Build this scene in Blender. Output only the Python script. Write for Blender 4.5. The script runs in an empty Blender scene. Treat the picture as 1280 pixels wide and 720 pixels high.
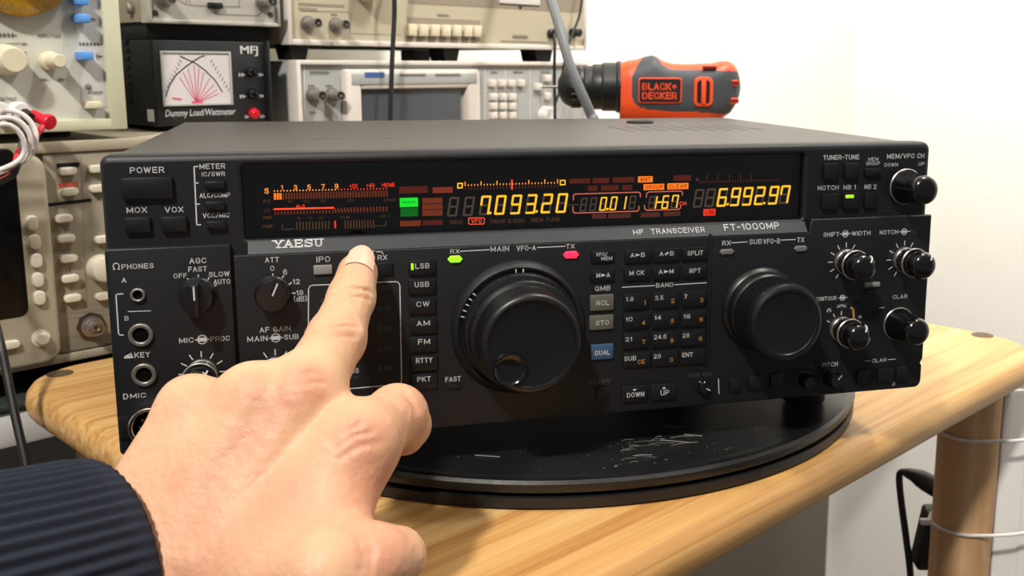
import bpy, bmesh, math, random
import numpy as np
from mathutils import Vector, Matrix
S = bpy.context.scene
COL = S.collection
PI = math.pi

# ------------------------------------------------------------------ camera, light, exposure
cd = bpy.data.cameras.new('camera'); cam = bpy.data.objects.new('camera', cd); COL.objects.link(cam)
_R = [(0.69255, -0.72135, 0.00496), (-0.12141, -0.12333, -0.98491), (0.71108, 0.6815, -0.173)]
cam.matrix_world = Matrix(((_R[0][0], -_R[1][0], -_R[2][0], (-0.45661, -0.47417, 1.33055)[0]), (_R[0][1], -_R[1][1], -_R[2][1], (-0.45661, -0.47417, 1.33055)[1]),
                           (_R[0][2], -_R[1][2], -_R[2][2], (-0.45661, -0.47417, 1.33055)[2]), (0, 0, 0, 1)))
cd.sensor_width = 36.0; cd.lens = 1273.501 / 1280 * 36; cd.shift_x = -93.421 / 1280; cd.shift_y = -55.513 / 1280
cd.clip_start = 0.01; cd.clip_end = 50
cd.dof.use_dof = True; cd.dof.focus_distance = 0.475; cd.dof.aperture_fstop = 22.0
S.camera = cam
wd = bpy.data.worlds.new('room_light'); S.world = wd; wd.use_nodes = True
wd.node_tree.nodes['Background'].inputs[0].default_value = (0.95, 0.96, 1.0, 1); wd.node_tree.nodes['Background'].inputs[1].default_value = 0.16
def lamp(name, loc, aim, power, size, colour, spread=PI):
    l = bpy.data.lights.new(name, 'AREA'); l.shape = 'DISK'; l.size = size; l.energy = power; l.color = colour; l.spread = spread
    o = bpy.data.objects.new(name, l); COL.objects.link(o); o.location = loc
    o.rotation_euler = (Vector(aim) - Vector(loc)).to_track_quat('-Z', 'Y').to_euler()
    return o
lamp('ceiling_spot', (-1.28, -0.66, 2.64), (0, 0.1, 1.2), 39, 0.13, (1.0, 0.945, 0.875))
lamp('wall_fill', (0.32, -0.50, 2.62), (1.70, 0.10, 2.10), 48, 0.30, (1.0, 0.965, 0.91), PI)  # added unseen fill lamp that brightens the right wall
S.view_settings.view_transform = 'Standard'; S.view_settings.look = 'None'
S.view_settings.exposure = 0.0; S.view_settings.gamma = 1.0; S.view_settings.use_curve_mapping = False

# ------------------------------------------------------------------ materials
def lin(h):
    h = h.lstrip('#'); c = [int(h[i:i+2], 16)/255 for i in (0, 2, 4)]
    return tuple(x/12.92 if x <= .04045 else ((x+.055)/1.055)**2.4 for x in c) + (1,)
def mat(name, h, rough=.5, metal=0., bump=None, emit=0., spec=.5, vary=None, coat=0., sss=0.):
    m = bpy.data.materials.new(name); m.use_nodes = True; n = m.node_tree.nodes; L = m.node_tree.links; b = n['Principled BSDF']
    c = lin(h); b.inputs['Base Color'].default_value = c; b.inputs['Roughness'].default_value = rough; b.inputs['Metallic'].default_value = metal
    b.inputs['Specular IOR Level'].default_value = spec; b.inputs['Coat Weight'].default_value = coat
    if sss: b.inputs['Subsurface Weight'].default_value = sss; b.inputs['Subsurface Radius'].default_value = (.006, .002, .001); b.inputs['Subsurface Scale'].default_value = 1.0
    if emit: b.inputs['Emission Color'].default_value = c; b.inputs['Emission Strength'].default_value = emit
    tc = n.new('ShaderNodeTexCoord')
    if bump:
        t = n.new('ShaderNodeTexNoise'); t.inputs['Scale'].default_value = bump[0]; t.inputs['Detail'].default_value = 3
        L.new(tc.outputs['Object'], t.inputs['Vector']); bp = n.new('ShaderNodeBump'); bp.inputs['Strength'].default_value = bump[1]; bp.inputs['Distance'].default_value = bump[2] if len(bump) > 2 else .0005
        L.new(t.outputs['Fac'], bp.inputs['Height']); L.new(bp.outputs['Normal'], b.inputs['Normal'])
    if vary:   # (other colour, scale, contrast)
        t = n.new('ShaderNodeTexNoise'); t.inputs['Scale'].default_value = vary[1]; t.inputs['Detail'].default_value = 4
        L.new(tc.outputs['Object'], t.inputs['Vector']); r = n.new('ShaderNodeValToRGB')
        r.color_ramp.elements[0].position = .5 - vary[2]; r.color_ramp.elements[1].position = .5 + vary[2]
        r.color_ramp.elements[0].color = c; r.color_ramp.elements[1].color = lin(vary[0])
        L.new(t.outputs['Fac'], r.inputs['Fac']); L.new(r.outputs['Color'], b.inputs['Base Color'])
    return m
def wood(name, c0, c1, c2, axis=0, rough=.42, scale=1.0):
    m = bpy.data.materials.new(name); m.use_nodes = True; n = m.node_tree.nodes; L = m.node_tree.links; b = n['Principled BSDF']
    tc = n.new('ShaderNodeTexCoord'); mp = n.new('ShaderNodeMapping'); s = [75*scale]*3; s[axis] = 1.5*scale; mp.inputs['Scale'].default_value = s
    L.new(tc.outputs['Object'], mp.inputs['Vector'])
    t = n.new('ShaderNodeTexNoise'); t.inputs['Scale'].default_value = 2.0; t.inputs['Detail'].default_value = 6; t.inputs['Roughness'].default_value = .55; t.inputs['Distortion'].default_value = .35
    L.new(mp.outputs['Vector'], t.inputs['Vector'])
    r = n.new('ShaderNodeValToRGB'); e = r.color_ramp.elements; e[0].position = .33; e[0].color = lin(c0); e[1].position = .72; e[1].color = lin(c2)
    k = e.new(.52); k.color = lin(c1)
    L.new(t.outputs['Fac'], r.inputs['Fac'])
    mp2 = n.new('ShaderNodeMapping'); s2 = [9*scale]*3; s2[axis] = .9*scale; mp2.inputs['Scale'].default_value = s2; L.new(tc.outputs['Object'], mp2.inputs['Vector'])
    t2 = n.new('ShaderNodeTexNoise'); t2.inputs['Scale'].default_value = 1.3; t2.inputs['Detail'].default_value = 3; L.new(mp2.outputs['Vector'], t2.inputs['Vector'])
    r2 = n.new('ShaderNodeValToRGB'); r2.color_ramp.elements[0].color = (.84, .78, .70, 1); r2.color_ramp.elements[0].position = .35; r2.color_ramp.elements[1].position = .62; r2.color_ramp.elements[1].color = (1, 1, 1, 1)
    L.new(t2.outputs['Fac'], r2.inputs['Fac'])
    mx = n.new('ShaderNodeMix'); mx.data_type = 'RGBA'; mx.blend_type = 'MULTIPLY'; mx.inputs[0].default_value = 1
    L.new(r.outputs['Color'], mx.inputs[6]); L.new(r2.outputs['Color'], mx.inputs[7]); L.new(mx.outputs[2], b.inputs['Base Color'])
    bp = n.new('ShaderNodeBump'); bp.inputs['Strength'].default_value = .25; bp.inputs['Distance'].default_value = .0004; L.new(t.outputs['Fac'], bp.inputs['Height']); L.new(bp.outputs['Normal'], b.inputs['Normal'])
    b.inputs['Roughness'].default_value = rough
    return m
X = {}
def mk(k, *a, **kw): X[k] = mat(*a, **kw)
mk('case', 'black textured case paint', '#2e2c2b', .42, bump=(900, .25), spec=.6)
mk('panel', 'charcoal panel plastic', '#131418', .48, bump=(1600, .18), spec=.45)
mk('strip', 'grey sloped trim', '#272b30', .42, spec=.5)
mk('knob', 'black knob rubber', '#0f1013', .36, spec=.5)
mk('gloss', 'black gloss knob', '#0c0d10', .16, spec=.6)
mk('k', 'black key plastic', '#101115', .42, spec=.45)
mk('olive', 'olive grey key', '#5a594c', .5)
mk('blue', 'slate blue key', '#33506f', .5)
mk('w', 'white print', '#c8c8c8', .6)
mk('d', 'dim grey print', '#4b4b4b', .6)
mk('o', 'orange print', '#c08a3c', .6)
mk('steel', 'brushed nickel', '#a29e98', .38, .85)
mk('dsteel', 'dark nickel ring', '#66625e', .34, 1.0)
mk('chrome', 'bright nickel', '#c9c6c0', .18, 1.0)
mk('hole', 'black socket', '#030303', .8, spec=.1)
mk('ledg', 'green lamp', '#8cf01e', .4, emit=1.1)
mk('ledr', 'red lamp', '#ff2a4c', .4, emit=1.1)
mk('ledoff', 'unlit grey lamp', '#6b6a68', .4)
mk('cap', 'grey key cap', '#8a8a88', .5)
mk('glassback', 'display backing', '#0a0807', .35, spec=.3)
for k, h, e in (('y', '#ffbe28', 1.7), ('dm', '#564537', 1.0), ('dr', '#6e261c', .8), ('dr2', '#a3402a', .8), ('g', '#12e62c', 1.5), ('dg', '#0c7a22', .9), ('do', '#8a3a1e', .9),
                ('o2', '#ff9a3a', 1.6), ('r2', '#ff3c22', 1.3), ('rl', '#ff4a2a', 2.0), ('ob', '#ff7a1e', 1.7), ('rb', '#ff3a22', 1.3), ('ro', '#ff5a40', 1.3), ('pr', '#ff8068', .9),
                ('db', '#5e4026', 1.0), ('dd', '#5e2e24', 1.0), ('bk', '#5a1204', .3), ('dgt', '#0a7a14', .6)):
    mk('x' + k, 'display ' + k, h, .5, emit=e, spec=.1)
    X['x'+k].node_tree.nodes['Principled BSDF'].inputs['Base Color'].default_value = (0, 0, 0, 1)
mk('plate', 'black turntable plastic', '#121214', .36, bump=(500, .2), vary=('#1d1d1f', 40, .2))
mk('platerim', 'turntable rim', '#1b1b1c', .42)
mk('dust', 'white scratches', '#8f8f8a', .7)
X['wood'] = wood('pine tabletop', '#b98449', '#d8ab6c', '#e4be86', 0, .42)
X['woodleg'] = wood('pine leg', '#c4966a', '#d3a87a', '#dfb88e', 2, .5, .5)
mk('plug', 'brown screw plug', '#5a4636', .6)
mk('skin', 'skin', '#e1b893', .5, bump=(260, .6, .0010), vary=('#d8a283', 24, .22), sss=.12, spec=.4)
mk('nail', 'fingernail', '#e6bda4', .3, spec=.5)
mk('knit', 'navy ribbed knit', '#262b38', .9, bump=(1500, .5), spec=.2)
mk('wall', 'white plaster', '#e9e6df', .9, bump=(2.2, .3, .03))
mk('floorm', 'grey brown floor', '#5f564b', .7, vary=('#524a40', 6, .3))
mk('bench', 'white bench laminate', '#c9c9c9', .5)
mk('benchdark', 'grey bench side', '#6d6c6a', .7)
mk('board', 'wall shade grey', '#7a726a', .75, bump=(40, .1))  # grey picked to darken the back wall like shade
mk('mat', 'dark green rubber mat', '#1b2422', .7)
mk('ivory', 'ivory instrument front', '#c9c8bd', .55)
mk('ivory2', 'grey ivory panel area', '#c4c2be', .55)
mk('cream', 'cream bezel', '#c9c8ad', .5)
mk('beige', 'beige instrument plastic', '#a39a86', .55)
mk('beige2', 'dark beige instrument panel', '#8e8573', .6)
mk('button_beige', 'pale button', '#cfc8b6', .45)
mk('knobcream', 'cream knob', '#d9d0b4', .4)
mk('bluebtn', 'sky blue button', '#5a96dc', .45)
mk('gold', 'gold dial', '#b98a22', .35, .35, vary=('#8f6414', 30, .2))
mk('print', 'dark print', '#7d776e', .7)
mk('redlab', 'red label', '#b4523a', .6)
mk('bluelab', 'blue label', '#3f5c9c', .6)
mk('black', 'black plastic', '#0c0c0e', .45)
mk('blackcase', 'black powder coat', '#17191c', .5, bump=(700, .25))
mk('rubber', 'black rubber', '#0a0a0b', .7)
mk('screen', 'dark crt glass', '#08090b', .35, spec=.3)
mk('lcd', 'grey screen', '#4b4f55', .2, spec=.6)
mk('meterface', 'meter face', '#cfc8c8', .6)
mk('pinkline', 'pink meter print', '#d0567a', .7)
mk('redcap', 'red button cap', '#c0122a', .25)
mk('silver', 'satin aluminium', '#b9b5ab', .45, .3)
mk('tan', 'tan instrument front', '#b3ab93', .55)
mk('tan2', 'brown grey scale', '#8d8272', .6)
mk('lightgrey', 'light grey instrument front', '#a7a8a6', .55)
mk('palebez', 'pale bezel', '#d6cfc6', .5)
mk('orange', 'orange drill plastic', '#ea5224', .42)
mk('drillgrey', 'dark grey drill rubber', '#3d4146', .55)
mk('drillblack', 'black drill plastic', '#17191c', .4)
mk('drillred', 'dark red recess', '#6d1510', .5)
mk('cablegrey', 'grey cable', '#6a6d70', .5)
mk('cablewhite', 'white cable', '#d8d0cc', .45)
mk('cablered', 'red cable', '#d01830', .4)
mk('cableblack', 'black cable', '#121214', .5)
mk('whiteplastic', 'white plastic', '#dcdad6', .4)
mk('paper', 'white sticker', '#e6e6e6', .6)
g_ = bpy.data.materials.new('smoked display glass'); g_.use_nodes = True; X['glass'] = g_
n = g_.node_tree.nodes; n.clear(); o_ = n.new('ShaderNodeOutputMaterial'); tr = n.new('ShaderNodeBsdfTransparent'); tr.inputs[0].default_value = (.86, .86, .86, 1)
gl = n.new('ShaderNodeBsdfGlossy'); gl.inputs['Roughness'].default_value = .08; fr = n.new('ShaderNodeFresnel'); fr.inputs[0].default_value = 1.45; mx = n.new('ShaderNodeMixShader')
g_.node_tree.links.new(fr.outputs[0], mx.inputs[0]); g_.node_tree.links.new(tr.outputs[0], mx.inputs[1]); g_.node_tree.links.new(gl.outputs[0], mx.inputs[2]); g_.node_tree.links.new(mx.outputs[0], o_.inputs[0])

# ------------------------------------------------------------------ mesh helpers

_O = '2,6 3.2,5.6 3.9,4.5 4.1,3 3.9,1.5 3.2,.4 2,0 .8,.4 .1,1.5 -.1,3 .1,4.5 .8,5.6 2,6'
_P = '0,0 0,6 2.6,6 3.7,5.5 4,4.4 3.7,3.3 2.6,2.8 0,2.8'
SF = {'A': '0,0 2.1,6 4.2,0;.8,2 3.4,2', 'B': '0,0 0,6 2.6,6 3.6,5.6 3.9,4.6 3.5,3.5 2.6,3.2 0,3.2;2.6,3.2 3.7,2.7 4,1.6 3.7,.5 2.6,0 0,0', 'C': '4,4.6 3.4,5.6 2.2,6 1,5.6 .2,4.5 0,3 .2,1.5 1,.4 2.2,0 3.4,.4 4,1.5',
 'D': '0,0 0,6 2,6 3.3,5.5 4,4 4,2 3.3,.5 2,0 0,0', 'E': '3.7,6 0,6 0,0 3.7,0;0,3.1 3.3,3.1', 'F': '3.6,6 0,6 0,0;0,3.1 3.1,3.1', 'G': '3.9,4.7 3.3,5.6 2.1,6 1,5.6 .2,4.5 0,3 .2,1.5 1,.4 2.1,0 3.2,.3 4,1.2 4,2.9 2.3,2.9',
 'H': '0,0 0,6;4,0 4,6;0,3.1 4,3.1', 'I': '0,0 0,6', 'J': '3,6 3,1.4 2.5,.3 1.5,0 .5,.3 0,1.4', 'K': '0,0 0,6;3.9,6 0,2.3;1.3,3.5 4,0', 'L': '0,6 0,0 3.5,0', 'M': '0,0 0,6 2.5,.9 5,6 5,0', 'N': '0,0 0,6 4,0 4,6', 'O': _O, 'P': _P,
 'Q': _O + ';2.5,1.6 4.2,-.2', 'R': _P + ';2.3,2.8 4,0', 'S': '3.7,4.7 3.3,5.6 2,6 .7,5.6 .2,4.6 .6,3.6 2,3.1 3.4,2.6 3.9,1.5 3.4,.4 2,0 .6,.4 0,1.5', 'T': '0,6 4,6;2,6 2,0', 'U': '0,6 0,2 .5,.6 2,0 3.5,.6 4,2 4,6', 'V': '0,6 2.1,0 4.2,6',
 'W': '0,6 1.4,0 2.8,6 4.2,0 5.6,6', 'X': '0,0 4,6;0,6 4,0', 'Y': '0,6 2,3 4,6;2,3 2,0', 'Z': '0,6 4,6 0,0 4,0', '0': _O, '1': '.2,4.8 1.4,6 1.4,0', '2': '.1,4.4 .5,5.5 1.9,6 3.3,5.5 3.7,4.4 3.2,3.1 0,0 3.9,0',
 '3': '.2,5 .9,5.8 2,6 3.3,5.6 3.6,4.6 3.2,3.5 2,3.2;2,3.2 3.4,2.8 3.9,1.6 3.3,.4 2,0 .7,.3 0,1.2', '4': '3.1,0 3.1,6 0,1.6 4.1,1.6', '5': '3.6,6 .6,6 .3,3.2 1.2,3.8 2.3,3.9 3.5,3.3 3.9,2 3.4,.6 2,0 .7,.3 0,1.2',
 '6': '3.6,5 3,5.8 2,6 .8,5.5 .1,4.2 0,2.4 .3,.9 1.2,.1 2.2,0 3.4,.5 3.9,1.8 3.4,3.1 2.2,3.6 .9,3.2 .1,2.2', '7': '0,6 3.9,6 1.5,0', '8': '2,3.2 .7,3.6 .3,4.6 .8,5.6 2,6 3.2,5.6 3.7,4.6 3.3,3.6 2,3.2 .6,2.7 0,1.6 .6,.4 2,0 3.4,.4 4,1.6 3.4,2.7 2,3.2',
 '9': '.4,1 1,.2 2,0 3.2,.5 3.9,1.8 4,3.6 3.7,5.1 2.8,5.9 1.8,6 .6,5.5 .1,4.2 .6,2.9 1.8,2.4 3.1,2.8 3.9,3.8', '/': '0,-.3 2.4,6.3', '-': '0,2.9 2.2,2.9', '.': '0,0 .01,.01', '(': '1.2,6.8 .3,5.2 0,3 .3,.8 1.2,-.8', ')': '0,6.8 .9,5.2 1.2,3 .9,.8 0,-.8', '+': '0,3 3.4,3;1.7,1.3 1.7,4.7',
 'd': '3.4,6 3.4,0;3.4,1 2.6,.2 1.6,0 .4,.6 0,2 .4,3.4 1.6,4 2.6,3.8 3.4,3', 'k': '0,0 0,6;3,4 0,1.4;1,2.3 3.2,0', 'z': '0,4 3,4 0,0 3.2,0'}
SF = {k: [[tuple(float(c) for c in p.split(',')) for p in st.split()] for st in v.split(';')] for k, v in SF.items()}
def stroke_text(g, t, box, y, m, wt=.15, shear=0.):
    x0, x1, z0, z1 = box; h = z1-z0; w = h*wt; cur = 0; S_ = []
    for ch in t:
        if ch == ' ': cur += 3.0; continue
        pts = SF[ch]; a = min(p[0] for q in pts for p in q); b = max(p[0] for q in pts for p in q)
        S_ += [[(cur + p[0]-a, p[1]/6) for p in q] for q in pts]; cur += (b-a) + 2.2
    tot = max(cur-2.2, .01); W = max(x1-x0-w, 1e-5)
    if len(t) == 1 and t in '1I': x0 = (x0+x1)/2 - W*.15; W *= .5
    for q in S_: g.line([(x0 + w/2 + p[0]/tot*W + shear*p[1]*h, z0 + w/2 + p[1]*(h-w)) for p in q], w, y, m)
class G:
    """collects shapes; build() links them as ONE mesh object"""
    def __init__(s): s.v = []; s.f = []; s.m = []; s.mats = []
    def mi(s, m):
        m = X[m] if isinstance(m, str) else m
        if m not in s.mats: s.mats.append(m)
        return s.mats.index(m)
    def raw(s, vs, fs, m):
        k = len(s.v); i = s.mi(m); s.v += [tuple(v) for v in vs]; s.f += [tuple(a + k for a in f) for f in fs]; s.m += [i]*len(fs)
    def bm(s, b, m):
        b.verts.index_update(); s.raw([v.co[:] for v in b.verts], [[v.index for v in f.verts] for f in b.faces], m); b.free()
    def box(s, x0, x1, y0, y1, z0, z1, m, bev=0, seg=2):
        b = bmesh.new(); bmesh.ops.create_cube(b, size=1)
        for v in b.verts: v.co = ((x0+x1)/2 + v.co.x*(x1-x0), (y0+y1)/2 + v.co.y*(y1-y0), (z0+z1)/2 + v.co.z*(z1-z0))
        if bev: bmesh.ops.bevel(b, geom=b.edges[:], offset=bev, segments=seg, profile=.5, affect='EDGES')
        s.bm(b, m); return s
    def lathe(s, org, axis, prof, m, seg=40, cap0=True, cap1=True):
        a = Vector(axis).normalized(); t = Vector((0, 0, 1)) if abs(a.z) < .9 else Vector((1, 0, 0)); u = a.cross(t).normalized(); w = a.cross(u); o = Vector(org)
        vs = []; fs = []
        for r, h in prof:
            for i in range(seg):
                q = 2*PI*i/seg; vs.append(o + a*h + (u*math.cos(q) + w*math.sin(q))*r)
        for j in range(len(prof)-1):
            for i in range(seg):
                k = (i+1) % seg; fs.append((j*seg+i, j*seg+k, (j+1)*seg+k, (j+1)*seg+i))
        if cap0: fs.append(tuple(range(seg))[::-1])
        if cap1: fs.append(tuple((len(prof)-1)*seg+i for i in range(seg)))
        s.raw(vs, fs, m); return s
    def cyl(s, p0, p1, r0, m, r1=None, seg=24):
        p0 = Vector(p0); p1 = Vector(p1); d = p1-p0; return s.lathe(p0, d, [(r0, 0), (r0 if r1 is None else r1, d.length)], m, seg)
    def ball(s, c, r, m, sc=(1, 1, 1)):
        b = bmesh.new(); bmesh.ops.create_uvsphere(b, u_segments=20, v_segments=12, radius=r)
        for v in b.verts: v.co = Vector((v.co.x*sc[0], v.co.y*sc[1], v.co.z*sc[2])) + Vector(c)
        s.bm(b, m); return s
    def tube(s, pts, r, m, seg=10, smooth=6, rfun=None):
        P = [Vector(p) for p in pts]
        if smooth and len(P) > 2:
            Q = []
            for i in range(len(P)-1):
                a = P[max(i-1, 0)]; b = P[i]; c = P[i+1]; d = P[min(i+2, len(P)-1)]
                for k in range(smooth):
                    t = k/smooth; Q.append(.5*((2*b) + (c-a)*t + (2*a-5*b+4*c-d)*t*t + (3*b-a-3*c+d)*t**3))
            P = Q + [P[-1]]
        vs = []; fs = []; u = None
        for i, p in enumerate(P):
            d = (P[min(i+1, len(P)-1)] - P[max(i-1, 0)]).normalized()
            if u is None: u = d.orthogonal().normalized()
            u = (u - d*u.dot(d)).normalized(); w = d.cross(u); rr = r if rfun is None else rfun(i/(len(P)-1))
            for k in range(seg):
                q = 2*PI*k/seg; vs.append(p + (u*math.cos(q) + w*math.sin(q))*rr)
        for j in range(len(P)-1):
            for i in range(seg):
                k = (i+1) % seg; fs.append((j*seg+i, j*seg+k, (j+1)*seg+k, (j+1)*seg+i))
        fs.append(tuple(range(seg))[::-1]); fs.append(tuple((len(P)-1)*seg+i for i in range(seg)))
        s.raw(vs, fs, m); return s
    def prism(s, poly, c0, c1, m, plane='xz', bev=0):
        """polygon in a plane, from c0 to c1 along the third axis"""
        def P(a, b, c): return (a, c, b) if plane == 'xz' else ((a, b, c) if plane == 'xy' else (c, a, b))
        n = len(poly); b = bmesh.new(); A = [b.verts.new(P(x, y, c0)) for x, y in poly]; B = [b.verts.new(P(x, y, c1)) for x, y in poly]
        b.faces.new(A); b.faces.new(B[::-1])
        for i in range(n): b.faces.new((A[i], B[i], B[(i+1) % n], A[(i+1) % n]))
        bmesh.ops.recalc_face_normals(b, faces=b.faces[:])
        if bev:
            b.edges.ensure_lookup_table(); eds = [e for e in b.edges if (e.verts[0] in A) == (e.verts[1] in A)]
            bmesh.ops.bevel(b, geom=eds, offset=bev, segments=3, profile=.5, affect='EDGES')
        s.bm(b, m); return s
    def ring(s, c, axis, r0, r1, h, m, seg=36, b=.0004):
        return s.lathe(c, axis, [(r0, 0), (r1-b, 0), (r1, b), (r1, h-b), (r1-b, h), (r0+b, h), (r0, h-b), (r0, 0)], m, seg, False, False)
    def quad(s, x0, x1, z0, z1, y, m): s.raw([(x0, y, z0), (x1, y, z0), (x1, y, z1), (x0, y, z1)], [(0, 1, 2, 3)], m); return s
    def line(s, pts, w, y, m):
        """flat printed stroke in the xz plane"""
        for (a, b), (c, d) in zip(pts, pts[1:]):
            L = math.hypot(c-a, d-b)
            if L < 1e-7: continue
            ux, uz = (c-a)/L*w/2, (d-b)/L*w/2
            q = [(a-ux+uz, b-uz-ux), (c+ux+uz, d+uz-ux), (c+ux-uz, d+uz+ux), (a-ux-uz, b-uz+ux)]
            s.raw([(x, y(z) if callable(y) else y, z) for x, z in q], [(0, 1, 2, 3)], m)
        return s
    def text(s, t, box, y, m, shear=0., bold=.004):
        x0, x1, z0, z1 = box
        if len(t) == 3 and t[1] in '>=':
            W = x1-x0; s.text(t[0], (x0, x0+W*.27, z0, z1), y, m); s.text(t[2], (x1-W*.27, x1, z0, z1), y, m); a, b = x0+W*.36, x1-W*.36; h = z1-z0
            if t[1] == '>': s.raw([(a, y, z0+h*.15), (b+W*.06, y, z0+h*.5), (a, y, z0+h*.85)], [(0, 1, 2)], m)
            else:
                s.raw([(a, y, z0+h*.55), (b, y, z0+h*.55), (b-W*.04, y, z0+h*.9)], [(0, 1, 2)], m); s.raw([(a, y, z0+h*.42), (a+W*.04, y, z0+h*.1), (b, y, z0+h*.42)], [(0, 2, 1)], m)
            return s
        if t in 'v^':
            q = [(x0, z1), (x1, z1), ((x0+x1)/2, z0)] if t == 'v' else [(x0, z0), (x1, z0), ((x0+x1)/2, z1)]
            s.raw([(a, y, b) for a, b in q], [(0, 1, 2)], m); return s
        h_ = z1-z0
        if t != 'MFJ' and all(ch in SF or ch == ' ' for ch in t): stroke_text(s, t, box, y, m, (.135 if h_ > .002 else .125) + bold*3, shear); return s
        V, F = glyphs(t, bold)
        s.raw([(x0 + (a + shear*b)*(x1-x0), (y(z0+b*(z1-z0)) if callable(y) else y), z0 + b*(z1-z0)) for a, b in V], F, m); return s
    def build(s, name, parent=None, org=None, sharp=35):
        me = bpy.data.meshes.new(name)
        if org is None: org = ORG
        V = [(v[0]-org[0], v[1]-org[1], v[2]-org[2]) for v in s.v]
        me.from_pydata(V, [], s.f)
        for m in s.mats: me.materials.append(m)
        me.polygons.foreach_set('material_index', s.m); me.update()
        me.polygons.foreach_set('use_smooth', [True]*len(me.polygons))
        me.set_sharp_from_angle(angle=math.radians(sharp))
        o = bpy.data.objects.new(name, me); COL.objects.link(o)
        if parent: o.parent = parent
        else: o.location = org
        return o
_gl = {}
def glyphs(t, bold):
    if (t, bold) in _gl: return _gl[(t, bold)]
    c = bpy.data.curves.new('glyph', 'FONT'); c.body = t; c.resolution_u = 3; c.offset = bold; c.fill_mode = 'FRONT'
    o = bpy.data.objects.new('glyph', c); COL.objects.link(o); dg = bpy.context.evaluated_depsgraph_get()
    me = bpy.data.meshes.new_from_object(o.evaluated_get(dg)); V = [(v.co.x, v.co.y) for v in me.vertices]; F = [tuple(p.vertices) for p in me.polygons]
    bpy.data.objects.remove(o); bpy.data.curves.remove(c); bpy.data.meshes.remove(me)
    xs = [v[0] for v in V]; ys = [v[1] for v in V]; a, b, p, q = min(xs), max(xs), min(ys), max(ys)
    V = [((x-a)/(b-a), (y-p)/(q-p)) for x, y in V]; _gl[(t, bold)] = (V, F); return V, F
ORG = (0, 0, 0)
def thing(name, loc, label, cat, group=None, rz=0):
    global ORG
    o = bpy.data.objects.new(name, None); o.empty_display_size = .02; COL.objects.link(o); o.location = loc; o.rotation_euler = (0, 0, rz)
    tag(o, label, cat, group); ORG = loc; return o
def tag(o, label, cat, group=None):
    o['label'] = label; o['category'] = cat
    if group: o['group'] = group
    return o
def struct(o): o['kind'] = 'structure'; return o
def rrect(x0, x1, z0, z1, r, n=6, corners=(1, 1, 1, 1)):
    """rounded rectangle, corners bl br tr tl"""
    P = []
    for (cx, cz, a, on, qx, qz) in ((x0+r, z0+r, PI, corners[0], x0, z0), (x1-r, z0+r, 1.5*PI, corners[1], x1, z0), (x1-r, z1-r, 0, corners[2], x1, z1), (x0+r, z1-r, .5*PI, corners[3], x0, z1)):
        if not on: P.append((qx, qz)); continue
        for i in range(n+1): q = a + i/n*PI/2; P.append((cx + r*math.cos(q), cz + r*math.sin(q)))
    return P
TZ = 1.12          # table top height

# ------------------------------------------------------------------ the setting
WV = 0.74; WU = 1.70
ORG = (0, 0, 0)
struct(G().box(-2.2, WU+.1, WV, WV+.1, 0, 2.8, 'wall').build('wall_back'))
struct(G().box(WU, WU+.1, -2.6, WV, 0, 2.8, 'wall').build('wall_right'))
struct(G().box(-2.2, WU+.1, -2.6, WV+.1, -.06, 0, 'floorm').build('floor'))
struct(G().box(-2.2, WU+.1, -2.6, WV+.1, 2.8, 2.86, 'wall').build('ceiling'))
# bench carrying the instruments
BZ = TZ - .030
b = thing('workbench', (-.55, .50, 0), 'white laminate workbench carrying the measuring instruments behind the wooden table', 'bench')
G().box(-1.5, 1.12, .285, .73, BZ-.026, BZ, 'bench', .003).build('bench_top', b)  # top and apron run on unseen behind the radio, added to shade the wall
G().box(-1.45, 1.10, .32, .71, BZ-.22, BZ-.026, 'benchdark', .002).build('apron', b)
for x in (-1.42, .40):
    for y in (.34, .68): G().box(x-.025, x+.025, y-.025, y+.025, 0, BZ-.22, 'benchdark', .002).build('leg', b)
o = thing('bench_mat', (-.6, .5, BZ), 'dark green rubber mat under the oscilloscope on the white workbench', 'mat')
G().box(-1.2, .45, .283, .72, BZ, BZ+.006, 'mat', .002).build('mat_sheet', o)
BZ += .006

pb = thing('shade_board', (1.2, WV-.012, 0), 'grey board added as painted shade on the white wall under the table, left of the plug cord', 'board')
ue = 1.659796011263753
G().box(.30, ue, WV-.016, WV-.001, 0, .92, 'board', .003).build('shade_sheet', pb)  # added sheet, its grey stands in for shade on the wall
# ------------------------------------------------------------------ pine table
t = thing('wooden_table', (.045, .035, 0), 'small pine table with rounded corners standing under the turntable and radio', 'table')
g = G()
def slab(g, x0, x1, y0, y1, z0, z1, r, e, m):
    loops = []
    for k in range(7):
        q = k/6*PI; ins = e*(1-math.sin(q)) ; zz = (z0+z1)/2 - math.cos(q)*(z1-z0)/2
        if k in (0, 6): ins = e
        loops.append([(x, y, zz) for x, y in rrect(x0+ins, x1-ins, y0+ins, y1-ins, r-ins, 10)])
    n = len(loops[0]); vs = [p for l in loops for p in l]; fs = []
    for j in range(len(loops)-1):
        for i in range(n): k = (i+1) % n; fs.append((j*n+i, j*n+k, (j+1)*n+k, (j+1)*n+i))
    fs.append(tuple(range(n))[::-1]); fs.append(tuple((len(loops)-1)*n+i for i in range(n))); g.raw(vs, fs, m)
slab(g, -.25, .344, -.209, .275, TZ-.025, TZ, .05, .009, 'wood'); g.build('tabletop', t)
for x, y in ((-.2, .222), (.3, .222), (.315, -.158), (-.216, -.178)):
    G().lathe((x, y, 0), (0, 0, 1), [(.022, 0), (.0235, .003), (.0235, TZ-.024)], 'woodleg', 36).build('leg', t)
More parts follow.
